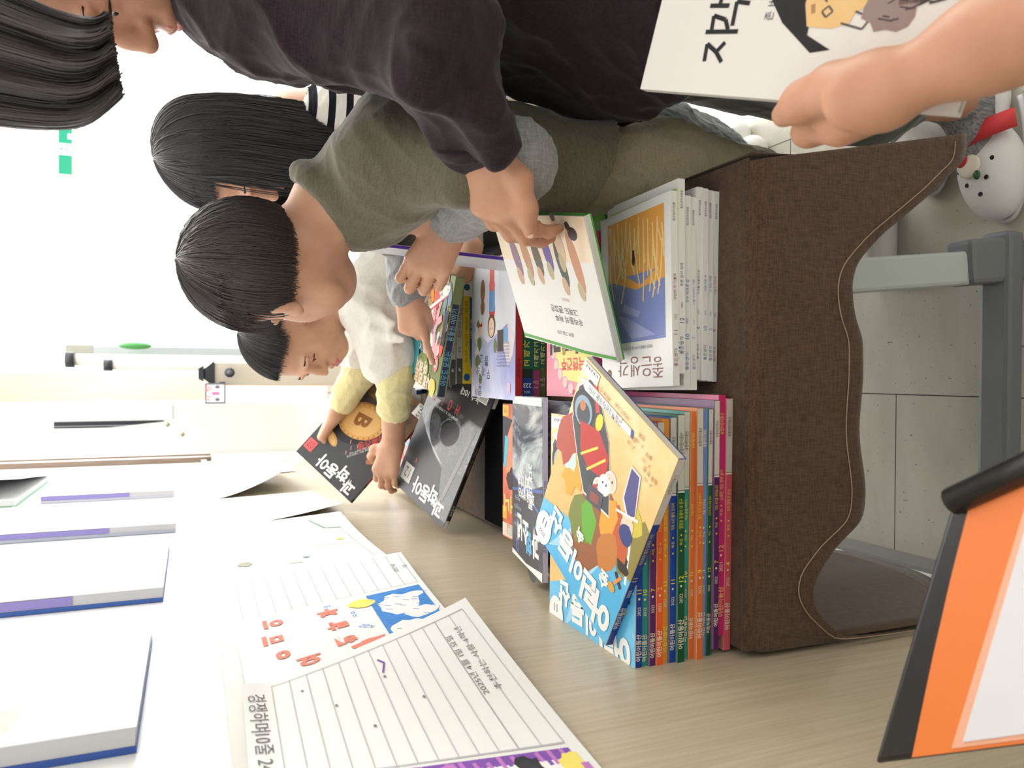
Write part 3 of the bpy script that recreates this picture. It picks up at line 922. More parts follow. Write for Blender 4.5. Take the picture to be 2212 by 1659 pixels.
b = Book('magazine', 'black magazine held just under the dark grey space magazine', 'magazine', M12['o'] + d2 + np.array([.012, .0, .004]), fr12, .2, .26, .0085, gloss((34, 34, 38)), (24, 24, 27), (30, 30, 34), 'monthly science magazines')
b.sp.rect(.225, .0004, .2595, .008, ink((216, 214, 208))); b.sp.text(.243, .004, .005, '과학동아', INKM); b.sp.text(.12, .004, .004, '새로운 물질의 탄생 그 비밀을 풀다', ink((180, 150, 90))); b.sp.text(.02, .004, .006, '과학동아', ink((220, 220, 220)))
b.front.rect(.004, .002, .06, .014, WHITE)
b.done()
d3 = -fr12[2] * .0305 + np.asarray(fr12[0]) * .022 + np.array([0, 0, .002])
b = Book('magazine', 'blue cover magazine showing as a strip behind the dark grey space magazine', 'magazine', M12['o'] + d3, fr12, .2, .26, .007, gloss((66, 128, 190)), (60, 120, 180), (150, 190, 220), 'monthly science magazines')
b.front.text(.18, .19, .016, 'T', WHITE); b.front.rect(.15, .215, .2, .26, gloss((30, 32, 40))); b.front.text(.185, .235, .022, '01', WHITE)
b.done()
# 07: gold coin cover, held up further back
fr07 = frame(0, cu=(-.7472, .0754, .6603), cr=(.494, .7276, .4759))
o07 = np.array([-.081, 1.6321, .7648])
b = Book('magazine', 'dark grey magazine with gold coins on its cover, held up by the boy in white', 'magazine', o07 - fr07[2] * .008, fr07, .2, .26, .008, gloss((66, 68, 72)), (176, 44, 50), (60, 60, 64), 'monthly science magazines')
f = b.front
f.rect(.0, .0, .2, .085, noise_mat('rubble_print', [(0.35, (60, 46, 36)), (0.55, (120, 88, 58)), (0.7, (214, 160, 100))], 22, (1, 1, 1), 0.3, 0.4))
f.poly([(.08, .085), (.2, .085), (.2, .05), (.12, .06)], gloss((70, 64, 62)))
f.ell(.128, .140, .052, .036, gloss((42, 42, 46)), 26, .2)
m_coin = ink((214, 164, 96))
f.ell(.120, .112, .064, .044, gloss((176, 124, 66)), 36, .25)
f.ell(.120, .115, .062, .042, m_coin, 36, .25)
f.ell(.120, .115, .050, .033, ink((226, 182, 118)), 30, .25)
f.text(.118, .113, .056, 'B', ink((150, 100, 54)), rot=100, bold=.04)
for q in range(24):
    t = q * 2 * math.pi / 24
    f.ell(.120 + .056 * math.cos(t) * .97 - .038 * math.sin(t) * .25, .115 + .056 * math.cos(t) * .25 + .038 * math.sin(t), .002, .002, ink((160, 112, 62)), 8)
f.ell(.150, .185, .024, .010, ink((206, 158, 96)), 20, -.35); f.ell(.150, .186, .018, .006, ink((226, 184, 124)), 20, -.35)
f.ell(.030, .165, .014, .009, ink((170, 112, 76)), 18, .9)
for q, (a, c) in enumerate(((.108, .160), (.096, .170), (.085, .158), (.098, .185))): f.line([(a, c), (a - .006, c + .007)], .0014, ink((236, 170, 150)))
f.text(.062, .135, .022, '화폐전쟁', ink((206, 76, 70)), rot=55, bold=.02, sx=.8)
lines(f, .07, .172, 2, .009, .006, ['블록 체인 기술의 비밀'], ink((220, 220, 220)), 55)
f.rect(.0, .0, .034, .030, WHITE); f.text(.018, .018, .016, '439', INKM, rot=90, bold=.01)
for q in range(7): f.rect(.004 + q * .004, .001, .006 + q * .004, .008, INKM)
f.rect(.168, .214, .196, .240, ink((232, 92, 94))); f.text(.182, .227, .022, '07', gloss((62, 64, 68)), sx=.9)
f.text(.182, .202, .012, 'B', ink((228, 228, 228)), bold=.02)
for q, ch in enumerate('과학동아'): f.text(.030 + q * .031, (.240, .225, .238, .236)[q], .035, ch, WHITE, bold=.03)
b.sp.rect(.0, .0004, .05, .0076, ink((40, 40, 44))); b.sp.text(.025, .004, .005, '과학동아 2022', ink((226, 226, 226)))
b.done()
# third left pile: bluish fantasy cover on navy and teal spines
m_neb = noise_mat('fantasy_print', [(0.32, (36, 52, 92)), (0.45, (92, 126, 190)), (0.53, (190, 208, 232)), (0.58, (238, 240, 244)), (0.66, (110, 150, 180)), (0.75, (150, 206, 190))], 14, (1, 1, 1), 0.16, 0.5, 6, 1.4)
sp3 = [((52, 60, 92), 'navy spine comic at the bottom of the pile behind the lifted space magazine'), ((172, 92, 66), 'brown spine comic second in the pile behind the lifted space magazine'),
       ((70, 140, 132), 'teal spine comic with an orange dot behind the lifted space magazine'), ((34, 38, 54), 'black spine comic under the navy one behind the lifted space magazine'),
       ((40, 58, 112), 'dark blue spine comic with a pale label behind the lifted space magazine')]
z = z0
for i, (c, lb) in enumerate(sp3):
    b = flat(lb, -.028 - .002 * i, 1.70 - .004 * i, z, .17, .235, .0125, (200, 204, 214), c, 'comics behind the lifted magazines', (-.5, .6, -.3, .5, .2)[i], 'comic_book', 'book')
    b.sp.rect(.20, .0006, .225, .0119, ink((226, 222, 212))); b.sp.text(.10, .006, .006, ('마법천자문', '수학도둑', '과학상식', '살아남기', '역사만화')[i], ink((230, 226, 214)))
    if i == 2: b.sp.ell(.18, .006, .006, .005, ink((236, 150, 60)), 14)
    b.done(); z += .0127
b = flat('comic with a misty blue fantasy cover and pink end, beside the gold coin magazine', -.030, 1.692, z, .18, .24, .012, m_neb, (214, 216, 220), 'comics behind the lifted magazines', 0, 'comic_book', 'book')
f = b.front
f.rect(0, .135, .12, .24, ink((240, 190, 190)))
f.blob(.06, .16, .014, ink((228, 110, 100)), 12, .3, 1, 1); f.blob(.03, .19, .012, ink((250, 226, 214)), 12, .3, 1, 2); f.ell(.085, .17, .006, .008, ink((110, 150, 210)), 10)
f.rect(.12, .0, .18, .015, ink((226, 150, 66))); f.rect(.0, .0, .02, .05, WHITE); f.rect(.10, .05, .18, .075, ink((214, 70, 110)))
b.done()

# -- right row: comics behind the small white stack
GR = 'comics behind the small white magazines'
for lb, x1, y0, zz, w, h, t, c, s in (
        ('thick grey book at the foot of the comic pile behind the white stack', .19, .850, z0, .145, .205, .022, (170, 170, 168), (120, 126, 130)),
        ('lilac cover comic with black handwriting, under the pink one', .175, .858, z0 + .0225, .150, .205, .020, (196, 178, 208), (150, 120, 170)),
        ('green cover comic sticking out under the pink comic towards the boy', .213, .848, z0 + .043, .120, .19, .009, (110, 172, 70), (90, 150, 60))):
    b = flat(lb, x1, y0, zz, w, h, t, c, s, GR, 0, 'comic_book', 'book')
    if 'lilac' in lb: b.front.text(.142, .198, .014, '웃음', INKM, rot=0); b.front.text(.14, .18, .012, 'OX', INKM)
    b.done()
b = flat('pink and yellow comic with fat dark letters, top of the pile behind the white stack', .180, .846, z0 + .0525, .135, .208, .017, (232, 140, 162), (210, 90, 130), GR, .6, 'comic_book', 'book')
f = b.front
f.poly([(.0, .06), (.06, .05), (.10, .07), (.115, .12), (.105, .165), (.08, .185), (.03, .19), (0, .188)], ink((246, 226, 140)))
for q in range(14):
    t = q / 13 * 2.6
    f.ell(.022 + .098 * math.sin(t + .2), .118 + .086 * math.cos(t + .2), .0085, .0085, ink((206, 170, 190)), 14); f.ell(.022 + .098 * math.sin(t + .2), .118 + .086 * math.cos(t + .2), .0065, .0065, ink((240, 200, 190)), 14)
f.text(.050, .128, .046, '끼리끼리', ink((58, 50, 48)), bold=.05, sx=.9)
f.text(.055, .165, .018, '극한견주', ink((226, 80, 90)), bold=.03); f.ell(.08, .148, .005, .005, ink((170, 150, 90)), 10)
f.rect(.01, .199, .055, .205, ink((200, 60, 90)))
b.done()
# magazines for children under the violet cover
GE = 'magazines under the violet cover'
z = z0
for lb, x1, y0, w, h, t, c, s in (
        ('thick brown book at the bottom under the violet cover magazine', .185, 1.105, .19, .215, .014, (120, 100, 80), (90, 76, 62)),
        ('olive green spine magazine under the magenta spine numbered 226', .178, 1.102, .19, .212, .011, (120, 130, 80), (106, 116, 70)),
        ('magenta spine magazine numbered 226', .180, 1.100, .19, .218, .0125, (190, 110, 150), (170, 74, 126)),
        ('dark teal and blue spine magazine numbered 223', .186, 1.098, .19, .225, .019, (60, 120, 130), (38, 104, 96))):
    b = flat(lb, x1, y0, z, w, h, t, c, s, GE, .4, 'magazine', 'magazine')
    s = b.sp
    def stacked(a0, step, sz, txt, m, y):
        for q, ch in enumerate(txt.replace(' ', '')): s.text(a0 + q * step, y, sz, ch, m, rot=90, bold=.02)
    if '226' in lb:
        s.text(.026, t / 2, .0068, '226', ink((240, 200, 220)), rot=90); s.text(.018, t / 2, .004, '2022', ink((240, 200, 220)), rot=90); s.rect(.045, .001, .12, t - .001, ink((48, 110, 76))); stacked(.055, .0105, .0095, '고래가 그랬어', ink((226, 232, 170)), t / 2)
    if '223' in lb:
        s.rect(.0, .0006, .034, t - .0006, ink((44, 72, 150))); s.text(.022, t / 2, .0095, '223', WHITE, rot=90, bold=.01); s.text(.012, t / 2, .005, '2022', WHITE, rot=90); s.rect(.034, .0006, .048, t - .0006, ink((40, 56, 52)))
        s.rect(.048, .003, .15, t - .001, ink((34, 104, 78))); stacked(.058, .0145, .0125, '고래가 그랬어', ink((226, 206, 90)), .0105); s.rect(.15, .0006, .224, t - .0006, ink((60, 140, 150)))
    b.done(); z += t + .0003
b = flat('violet cover magazine with drawn children and a red spine, behind the held white book', .192, 1.092, z, .20, .232, .012, noise_mat('violet_print', [(0.35, (168, 172, 222)), (0.5, (188, 192, 232)), (0.65, (216, 218, 240))], 5, (1, 1, 1), 0.28, 0.5), (188, 44, 46), GE, -.4)
f = b.front
f.poly([(.0, .0), (.2, .0), (.2, .10), (.12, .14), (.03, .11), (.0, .13)], gloss((232, 234, 242)))
f.poly([(.0, .13), (.03, .11), (.05, .145), (.03, .18), (.01, .16)], ink((230, 222, 226)))
GRN = ink((126, 140, 84))
for q, (a, c, r) in enumerate(((.165, .11, .014), (.175, .125, .016), (.16, .14, .014), (.172, .155, .012), (.168, .17, .014), (.160, .185, .012), (.155, .20, .010))):
    f.blob(a, c, r, WHITE if q % 2 else GRN, 12, .3, 1, q)
# a child in red and blue, head towards the top of the cover
f.ell(.10, .085, .014, .018, ink((206, 84, 84)), 16); f.rect(.088, .048, .114, .088, ink((116, 164, 214))); f.ell(.101, .045, .014, .010, ink((232, 120, 116)), 14); f.rect(.090, .010, .112, .040, ink((222, 108, 106)))
f.ell(.102, .112, .018, .020, ink((120, 84, 56)), 20); f.ell(.103, .114, .013, .016, ink((246, 216, 192)), 18)
f.ell(.098, .116, .0012, .0018, INKM, 8); f.ell(.108, .116, .0012, .0018, INKM, 8); f.ell(.103, .109, .0016, .001, ink((214, 110, 100)), 8)
f.ell(.145, .050, .011, .020, ink((146, 108, 80)), 16); f.ell(.145, .078, .010, .013, ink((150, 112, 84)), 16); f.rect(.140, .058, .150, .064, ink((216, 80, 80)))
f.ell(.155, .118, .008, .009, ink((246, 216, 196)), 14); f.rect(.147, .104, .162, .111, ink((206, 60, 56))); f.blob(.155, .100, .007, WHITE, 10, .2, 1, 3)
f.rect(.05, .12, .075, .155, ink((96, 84, 76))); f.ell(.085, .145, .007, .012, GRN, 12); f.rect(.03, .118, .048, .140, ink((130, 180, 226)))
lines(f, .05, .178, 8, .0052, .004, ['친구들과 함께 놀며 생각을 키우는', '어린이 교양 잡지 새로운 이야기'], ink((96, 96, 130)))
for q, (a, c, tx) in enumerate(((.150, .165, '고'), (.165, .185, '래'), (.140, .187, '가'), (.155, .207, '그'), (.165, .222, '랬어'), (.125, .17, '뽐'), (.115, .192, '무'))):
    f.text(a, c, .019, tx, ink((74, 64, 84)), bold=-.006)
f.rect(.018, .205, .032, .221, ink((214, 190, 206)))
b.sp.text(.05, .006, .008, '과학쟁이', ink((120, 20, 24)))
b.done()
# yellow hardback and three grey spines beneath the animal book
GG = 'books under the animal picture book'
b = flat('thick cream book at the bottom of the pile under the animal picture book', .20, 1.335, z0, .17, .215, .050, (220, 214, 190), (204, 196, 170), GG, 0, 'book', 'book'); b.done()
b = flat('thick yellow and blue spine book under the animal picture book', .205, 1.328, z0 + .0503, .17, .222, .024, (240, 212, 60), (238, 204, 52), GG, .4, 'book', 'book')
s = b.sp
s.rect(.16, .0005, .2215, .0235, ink((232, 230, 222)))
for q in range(3): s.ell(.176 + q * .014, .017, .006, .006, ink((36, 110, 130)), 16)
s.text(.19, .005, .005, '초등학생이 꼭 알아야', INKM, sx=.8)
s.poly([(.02, .0005), (.158, .0005), (.158, .0115), (.05, .0115), (.03, .009)], ink((28, 110, 166)))
s.text(.10, .006, .009, '어휘 일력', WHITE, bold=.01)
for q in range(4): s.text(.05 + q * .03, .0175, .006, '매일 하루', ink((120, 96, 30)))
s.ell(.012, .017, .007, .006, ink((30, 100, 160)), 14)
b.done()
z = z0 + .0746
for i, lb in enumerate(('lowest grey spine journal numbered 9 on the yellow book', 'middle grey spine journal numbered 9 on the yellow book', 'topmost grey spine journal numbered 9 under the animal picture book')):
    b = flat(lb, .200 - .002 * i, 1.33 + .002 * i, z, .16, .217, .0115, (214, 212, 200), (196, 194, 182), GG, (.3, -.4, .2)[i])
    s = b.sp
    s.rect(.0, .0004, .046, .0111, ink((88, 90, 88))); s.text(.026, .0057, .010, '9', WHITE, rot=90)
    s.text(.062, .0057, .006, '통권', INKM); s.text(.115, .0057, .009, '작은것이 아름답다', ink((60, 58, 54)), sx=.9)
    b.done(); z += .0117
# the animal picture book, tilted
fra = frame(0, cu=(-.976, .192, .102), cr=(.1935, .981, .003))
oa = np.array([.1630, 1.2200, .8440])
b = Book('picture_book', 'picture book with crowded cartoon animals on a green cover and a navy spine', 'book', oa - fra[2] * .016, fra, .243, .206, .016, gloss((118, 130, 84)), (40, 48, 72), (118, 130, 84), None, True)
f = b.front
f.step = .2
g = random.Random(21)
pal = [(226, 140, 62), (240, 168, 90), (240, 232, 220), (150, 112, 84), (232, 166, 170), (60, 62, 72), (178, 150, 120), (226, 90, 90), (200, 206, 196), (120, 150, 170), (96, 112, 66), (250, 240, 226)]
for q in range(120):
    a, c = g.uniform(.012, .225), g.uniform(.005, .185)
    col = pal[g.randrange(len(pal))]
    r = g.uniform(.006, .017)
    ro = g.uniform(0, 6.28)
    if c > .13 and a < .10: continue
    f.ell(a, c, r * 1.25 + .0007, r * .7 + .0007, ink((58, 48, 42)), 14, ro)
    f.ell(a, c, r * 1.25, r * .7, ink(col), 14, ro)
    hx, hy = a + r * 1.2 * math.cos(ro), c + r * 1.2 * math.sin(ro)
    f.ell(hx, hy, r * .55 + .0006, r * .5 + .0006, ink((58, 48, 42)), 12); f.ell(hx, hy, r * .55, r * .5, ink(col), 12)
    f.ell(hx - r * .15, hy + .001, .0011, .0014, INKM, 8); f.ell(hx + r * .2, hy + .001, .0011, .0014, INKM, 8)
# blue elephant at the head end, pink flamingo along the spine
BL = ink((70, 164, 182))
f.ell(.180, .168, .050, .036, ink((50, 110, 124)), 24); f.ell(.180, .168, .0485, .0345, BL, 24)
f.ell(.165, .150, .026, .0085, BL, 16, .5); f.ell(.147, .134, .010, .013, BL, 14); f.ell(.185, .125, .012, .020, BL, 14)
f.ell(.190, .170, .009, .007, WHITE, 16); f.ell(.189, .170, .006, .005, INKM, 14); f.ell(.187, .172, .0018, .0015, WHITE, 8)
PK = ink((238, 170, 176))
f.ell(.050, .140, .024, .016, PK, 20, .9); f.line([(.056, .130), (.066, .105), (.058, .085), (.035, .075)], .013, PK); f.ell(.028, .155, .012, .014, ink((230, 130, 136)), 14); f.ell(.030, .155, .005, .007, WHITE, 12); f.ell(.031, .155, .003, .004, INKM, 10)
f.blob(.105, .178, .032, ink((138, 148, 92)), 16, .15, 1.4, 5)
f.text(.108, .172, .023, '아 래서', ink((250, 224, 206)), bold=.05); f.text(.092, .192, .028, '사파리로', ink((250, 214, 196)), bold=.05)
f.line([(.02, .03), (.12, .07)], .008, WHITE); f.line([(.02, .034), (.12, .074)], .003, ink((226, 80, 90)))
f.rect(.002, .06, .022, .12, gloss((52, 58, 74)))
f.blob(.030, .196, .018, ink((240, 190, 90)), 12, .3, 1.2, 6)
s = b.sp
s.text(.05, .008, .013, '아무도 모르는', ink((110, 190, 216)), sx=.8); s.text(.125, .008, .012, '동물원 이야기', ink((140, 190, 206)), sx=.8); s.rect(.16, .001, .205, .015, ink((118, 130, 84)))
b.done()
# white covered book peeping out behind it, on two plain ones
for lb, x1, y0, zz, t, c, s in (('thick pale book under the white covered one at the far end of the row', .19, 1.525, z0, .06, (206, 204, 198), (180, 178, 172)),
                                ('white covered book with black letters behind the animal picture book', .185, 1.512, z0 + .0603, .016, (236, 234, 228), (220, 218, 210))):
    b = flat(lb, x1, y0, zz, .20, .215, t, c, s, None, 0, 'book', 'book')
    if 'letters' in lb: b.front.text(.06, .19, .020, '저 동', INKM); b.front.rect(.15, .20, .2, .214, ink((96, 170, 150)))
    b.done()
# news magazine with a violet spine held upright by the boy in olive
pt_, pb_ = at(768, 527, 1.10), at(1086, 563, 1.03)
cu = pt_ - pb_; L = .262
frp = frame(0, cu=cu, cr=(.105, .985, -.08))
b = Book('magazine', 'pale magazine with a violet spine held upright by the boy in olive', 'magazine', pb_, frp, .205, L, .0055, gloss((206, 206, 210)), (92, 60, 168), (206, 206, 210))
b.sp.text(.045, .00275, .011, '시사원정대', WHITE, bold=.01, sx=.9)
f = b.front
f.rect(.004, .0, .2, .06, noise_mat('news_print', [(0.4, (226, 220, 214)), (0.5, (214, 150, 110)), (0.6, (80, 100, 160)), (0.7, (230, 226, 220))], 18, (1, 1, 1), .3, .4))
lines(f, .1, .2, 4, .014, .010, ['세상을 읽는 눈', '이달의 뉴스'], ink((150, 150, 160)))
b.done()

# -- held books
frw = frame(0, cu=(-.894, .2306, -.3842), cr=(.1857, .971, .1506))
ow = np.array([.168, .7255, .867])
b = Book('picture_book', 'white picture book with a drawn crowd and green edges, held over the white stack', 'book', ow - frw[2] * .011, frw, .2, .172, .011, gloss((232, 230, 226)), (214, 220, 206), (84, 158, 66), None, True)
f = b.front
f.rect(.0, .0, .2, .085, noise_mat('cream_print', [(0.35, (236, 214, 180)), (0.55, (240, 226, 200)), (0.7, (230, 196, 160))], 10, (1, 1, 1), .3, .4))
f.poly([(.0, .052), (.2, .060), (.2, .085), (.0, .085)], gloss((232, 230, 226)))
figs = [(.035, .02, (206, 150, 120), .075), (.065, .03, (92, 92, 84), .060), (.09, .02, (116, 98, 160), .052), (.115, .03, (110, 100, 88), .050), (.14, .025, (198, 150, 116), .060), (.165, .03, (150, 120, 140), .055), (.06, .01, (222, 190, 160), .05)]
for q, (a, c, col, ln) in enumerate(figs):
    f.ell(a, c + ln * .45, .0085, ln * .5, ink(col), 14, .12); f.ell(a, c - .004, .006, .007, ink((226, 184, 152)), 12)
    f.ell(a + .002, c + ln * .92, .006, .012, ink((206, 170, 140) if q % 2 else (190, 180, 140)), 10, .1); f.blob(a, c - .009, .006, ink((70, 60, 56)), 10, .3, 1, q)
f.ell(.12, .006, .010, .008, ink((104, 150, 80)), 14); f.ell(.028, .02, .009, .008, ink((70, 60, 62)), 12)
g = random.Random(2)
for a, c, sz, tx in ((.085, .118, .010, '그래도 괜찮은'), (.080, .130, .010, '우리들의 하루'), (.095, .150, .006, '글과 그림 모두')):
    f.text(a, c, sz, tx, ink((92, 90, 92)), rot=0)
f.text(.075, .103, .006, '이야기', ink((206, 150, 150)))
f.line([(.0, .167), (.06, .1695), (.2, .1675)], .004, gloss((84, 160, 62)))
b.done()

frj = frame(0, cu=(.3096, .8812, .3574), cr=(.9508, -.2906, -.107))
oj = np.array([.162, .3346, .8149])
b = Book('picture_book', 'white hardback book with a drawn bearded man in black cap, gripped by bare hand', 'book', oj - frj[2] * .009, frj, .21, .25, .009, mat((222, 216, 210), .4, .4), (214, 208, 202), (226, 222, 216), None, True)
f = b.front
K = ink((34, 32, 34), .5)
def stroke(pts, w=.0042): f.line(pts, w, K)
def syl(x, y, parts, s=.72):
    for p in parts: stroke([(x + a * s, y + c * s) for a, c in p], .0046 * s)
syl(.024, .178, [[(.0, .022), (.018, .024)], [(.018, .024), (.010, .010), (.0, .0)], [(.010, .010), (.020, .002)], [(.030, .030), (.031, -.010)]])
syl(.046, .180, [[(.0, .020), (.016, .022), (.012, .006), (.002, .0)], [(.026, .030), (.026, .006)], [(.026, .018), (.034, .018)], [(.006, -.004), (.030, -.002), (.028, -.018)]])
syl(.074, .178, [[(.0, .022), (.0, .006), (.014, .008)], [(.018, .028), (.018, .0)], [(.024, .028), (.024, .0)]])
f.text(.083, .148, .008, '존 버닝햄 글 그림', ink((80, 76, 78), .5))
class Shift:
    """the drawing is laid out at one size and printed at another"""
    def m(self, p): return (.034 + (p[0] - .068) * .62, p[1] + .010)
    def poly(self, pts, m_): _f.poly([self.m(p) for p in pts], m_)
    def line(self, pts, w, m_): _f.line([self.m(p) for p in pts], w, m_)
    def ell(self, a, c, ra, rb, m_, n=18): _f.ell(*self.m((a, c)), ra * .62, rb, m_, n)
    def blob(self, a, c, r, m_, n, jag, sx, seed): _f.blob(*self.m((a, c)), r, m_, n, jag, sx * .62, seed)
_f, f = f, Shift()
# drawn scholar
f.poly([(.066, .098), (.098, .126), (.128, .142), (.145, .118), (.120, .106), (.085, .104), (.070, .084)], K)
f.poly([(.130, .140), (.21, .150), (.21, .05), (.185, .056), (.160, .104), (.140, .116)], K)
f.poly([(.094, .106), (.118, .112), (.150, .112), (.168, .080), (.150, .060), (.126, .058), (.108, .074), (.098, .076), (.092, .088)], ink((226, 186, 128), .5))
f.ell(.140, .088, .016, .020, ink((232, 198, 144), .5), 18)
PEN = ink((96, 84, 84), .5)
f.line([(.098, .082), (.092, .066), (.104, .062), (.110, .074)], .0014, PEN)
f.line([(.104, .094), (.110, .098), (.116, .094), (.110, .090), (.104, .094)], .0014, PEN)
f.line([(.120, .096), (.126, .100), (.132, .094)], .0014, PEN)
f.line([(.126, .080), (.134, .066), (.146, .070)], .0022, PEN)
f.line([(.108, .104), (.118, .106)], .003, ink((170, 132, 90), .5))
f.blob(.118, .050, .022, ink((150, 128, 124), .5), 18, .35, 1.4, 7); f.blob(.135, .040, .018, ink((112, 92, 88), .5), 16, .4, 1.3, 8)
g = random.Random(3)
for q in range(40):
    a, c = g.uniform(.10, .16), g.uniform(.025, .062)
    f.line([(a, c), (a + g.uniform(-.006, .006), c - g.uniform(.004, .010))], .0009, ink((70, 60, 58), .5))
f = _f
f.poly([(.04, .0), (.21, .0), (.21, .03), (.10, .022), (.06, .010)], ink((120, 92, 76), .5))
for q in range(26):
    a = g.uniform(.05, .20); f.line([(a, .0), (a + g.uniform(-.01, .01), g.uniform(.008, .022))], .0018, ink(((184, 110, 84), (90, 84, 86))[q % 2], .5))
b.done()
# ---------------------------------------------------------------- worksheets pinned along the wood panel
m_paper = mat((240, 240, 238), 0.75, 0.15)
m_paper2 = mat((236, 236, 234), 0.75, 0.15)
LN = mat((192, 192, 194), 0.8, 0.1)
PENC = mat((122, 120, 122), 0.8, 0.1)
def bil(q, a, c):
    """a 0..1 across (far to near = 0 to 1), c 0..1 down the sheet"""
    return (q[0] * (1 - a) + q[1] * a) * (1 - c) + (q[3] * (1 - a) + q[2] * a) * c
class Sheet:
    """paper held at its top edge and curling off the wall further down: lift(a, c) metres"""
    def __init__(self, label, quad, lift, m=m_paper):
        self.q = [np.asarray(p, float) for p in quad]      # top far, top near, bottom near, bottom far
        self.lift = lift
        cc = self.pt(.5, .5, 0)
        self.root = empty('worksheet', cc, label, 'worksheet', 'worksheets on the wood panel')
        self.m = m
        self.p = Print((0, 0, 0), (1, 0, 0), (0, 1, 0), (0, 0, 1), lift=.0006, warp=lambda a, c, z: self.pt(a, c, z))
    def pt(self, a, c, z):
        p = bil(self.q, a, c)
        return p + np.array([1.0, 0, 0]) * (self.lift(a, c) + z)
    def ruled(self, a0, a1, c0, c1, n, m=LN):
        """ruled rows; rows follow the far-near direction"""
        for k in range(n + 1):
            c = c0 + (c1 - c0) * k / n
            self.seg([(a0, c), (a1, c)], .0011, m)
        for a in (a0, a1): self.seg([(a, c0), (a, c1)], .0011, m)
    def seg(self, pts, w, m, n=14):
        """thin pencil strip following the curl"""
        P = []
        for (x0, y0), (x1, y1) in zip(pts[:-1], pts[1:]):
            for k in range(n): P.append((x0 + (x1 - x0) * k / n, y0 + (y1 - y0) * k / n))
        P.append(pts[-1])
        sz = (np.linalg.norm(self.q[1] - self.q[0]), np.linalg.norm(self.q[3] - self.q[0]))
        V, F_ = [], []
        for i, p in enumerate(P):
            q0, q1 = P[max(0, i - 1)], P[min(len(P) - 1, i + 1)]
            dx, dy = (q1[0] - q0[0]) * sz[0], (q1[1] - q0[1]) * sz[1]
            L = math.hypot(dx, dy) + 1e-9
            ox, oy = -dy / L * w / 2 / sz[0], dx / L * w / 2 / sz[1]
            V += [self.p.pt(p[0] + ox, p[1] + oy), self.p.pt(p[0] - ox, p[1] - oy)]
        for i in range(len(P) - 1): F_.append((2 * i, 2 * i + 1, 2 * i + 3, 2 * i + 2))
        self.p.mb.add(V, F_, m)
    def fill(self, a0, c0, a1, c1, m, n=10):
        V, F_ = [], []
        for i in range(n + 1):
            for j in range(n + 1): V.append(self.p.pt(a0 + (a1 - a0) * i / n, c0 + (c1 - c0) * j / n))
        for i in range(n):
            for j in range(n): F_.append((i * (n + 1) + j, i * (n + 1) + j + 1, (i + 1) * (n + 1) + j + 1, (i + 1) * (n + 1) + j))
        self.p.mb.add(V, F_, m); self.p.z += .00003
    def text(self, a, c, size, body, m, rot=0, bold=0.0):
        """upright lettering reads from the near end to the far end, as pinned"""
        sz = (np.linalg.norm(self.q[1] - self.q[0]), np.linalg.norm(self.q[3] - self.q[0]))
        v, f = text_geo(body, bold)
        r = math.radians(rot); cs, sn = math.cos(r), math.sin(r)
        P = [self.p.pt(a - (x * cs - y * sn) * size / sz[0], c - (x * sn + y * cs) * size / sz[1]) for x, y in v]
        self.p.mb.add(P, f, m)
    def blob(self, a, c, r, m, seed, n=16, jag=.3, sx=1.0):
        g = random.Random(seed); sz = (np.linalg.norm(self.q[1] - self.q[0]), np.linalg.norm(self.q[3] - self.q[0]))
        P = []
        for k in range(n):
            t = 2 * math.pi * k / n; q = r * (1 - jag * g.random())
            P.append(self.p.pt(a + q * sx * math.cos(t) / sz[0], c + q * math.sin(t) / sz[1]))
        ctr = self.p.pt(a, c)
        self.p.mb.add(P + [ctr], [(k, (k + 1) % n, n) for k in range(n)], m); self.p.z += .00003
    def done(self):
        n1, n2 = 26, 26
        for z, fl in ((0.0, False), (-.0004, True)):
            V = [self.pt(i / (n1 - 1), j / (n2 - 1), z) for i in range(n1) for j in range(n2)]
            F_ = [(i * n2 + j, i * n2 + j + 1, (i + 1) * n2 + j + 1, (i + 1) * n2 + j) for i in range(n1 - 1) for j in range(n2 - 1)]
            if fl: F_ = [tuple(reversed(f)) for f in F_]
            self.p.mb.add(V, F_, self.m)
        self.p.mb.build('sheet', self.root, True)
def wq(*px): return [on(a, c, 0, WX + .0015) for a, c in px]
CRB = mat((78, 142, 214), 0.8, 0.1); CRR = mat((232, 140, 122), 0.8, 0.1); CRY = mat((246, 226, 120), 0.8, 0.1); CRG = mat((130, 170, 140), 0.8, 0.1)
CRP = mat((136, 92, 176), 0.8, 0.1); CRK = mat((60, 58, 62), 0.8, 0.1); CRV = mat((196, 130, 200), 0.8, 0.1)
# nearest sheet: ruled report with a drawing in violet frame, its lower far corner curling out
S = Sheet('ruled worksheet with a violet framed drawing, nearest of the pinned papers', wq((522, 1500), (545, 1760), (1330, 1700), (1005, 1330)),
          lambda a, c: .002 + .020 * c ** 2 * (1 - a) ** 1.5 + .012 * math.exp(-((c) / .06) ** 2) * (1 - a) * .6)
S.ruled(.06, .84, .10, .80, 11, LN)
S.ruled(.06, .84, .80, .95, 2, LN)
S.text(.36, .875, .010, '추천하는 사람 4학년', PENC); S.text(.38, .818, .0095, '2025년 4월 1일 요일', PENC)
S.text(.30, .045, .020, '경쟁하며', PENC, rot=180); S.text(.62, .05, .019, '10줄 24', PENC, rot=180)
S.seg([(.16, .50), (.20, .52), (.27, .50)], .0022, CRP)
S.fill(.86, .30, .90, .95, CRP); S.fill(.86, .30, .98, .33, CRP); S.fill(.90, .40, .99, .90, m_paper)
for q in range(30): S.seg([(.86 + rng.uniform(0, .02), .34 + q * .02), (.90 + rng.uniform(0, .02), .345 + q * .02)], .004, (CRP, CRV)[q % 2], 2)
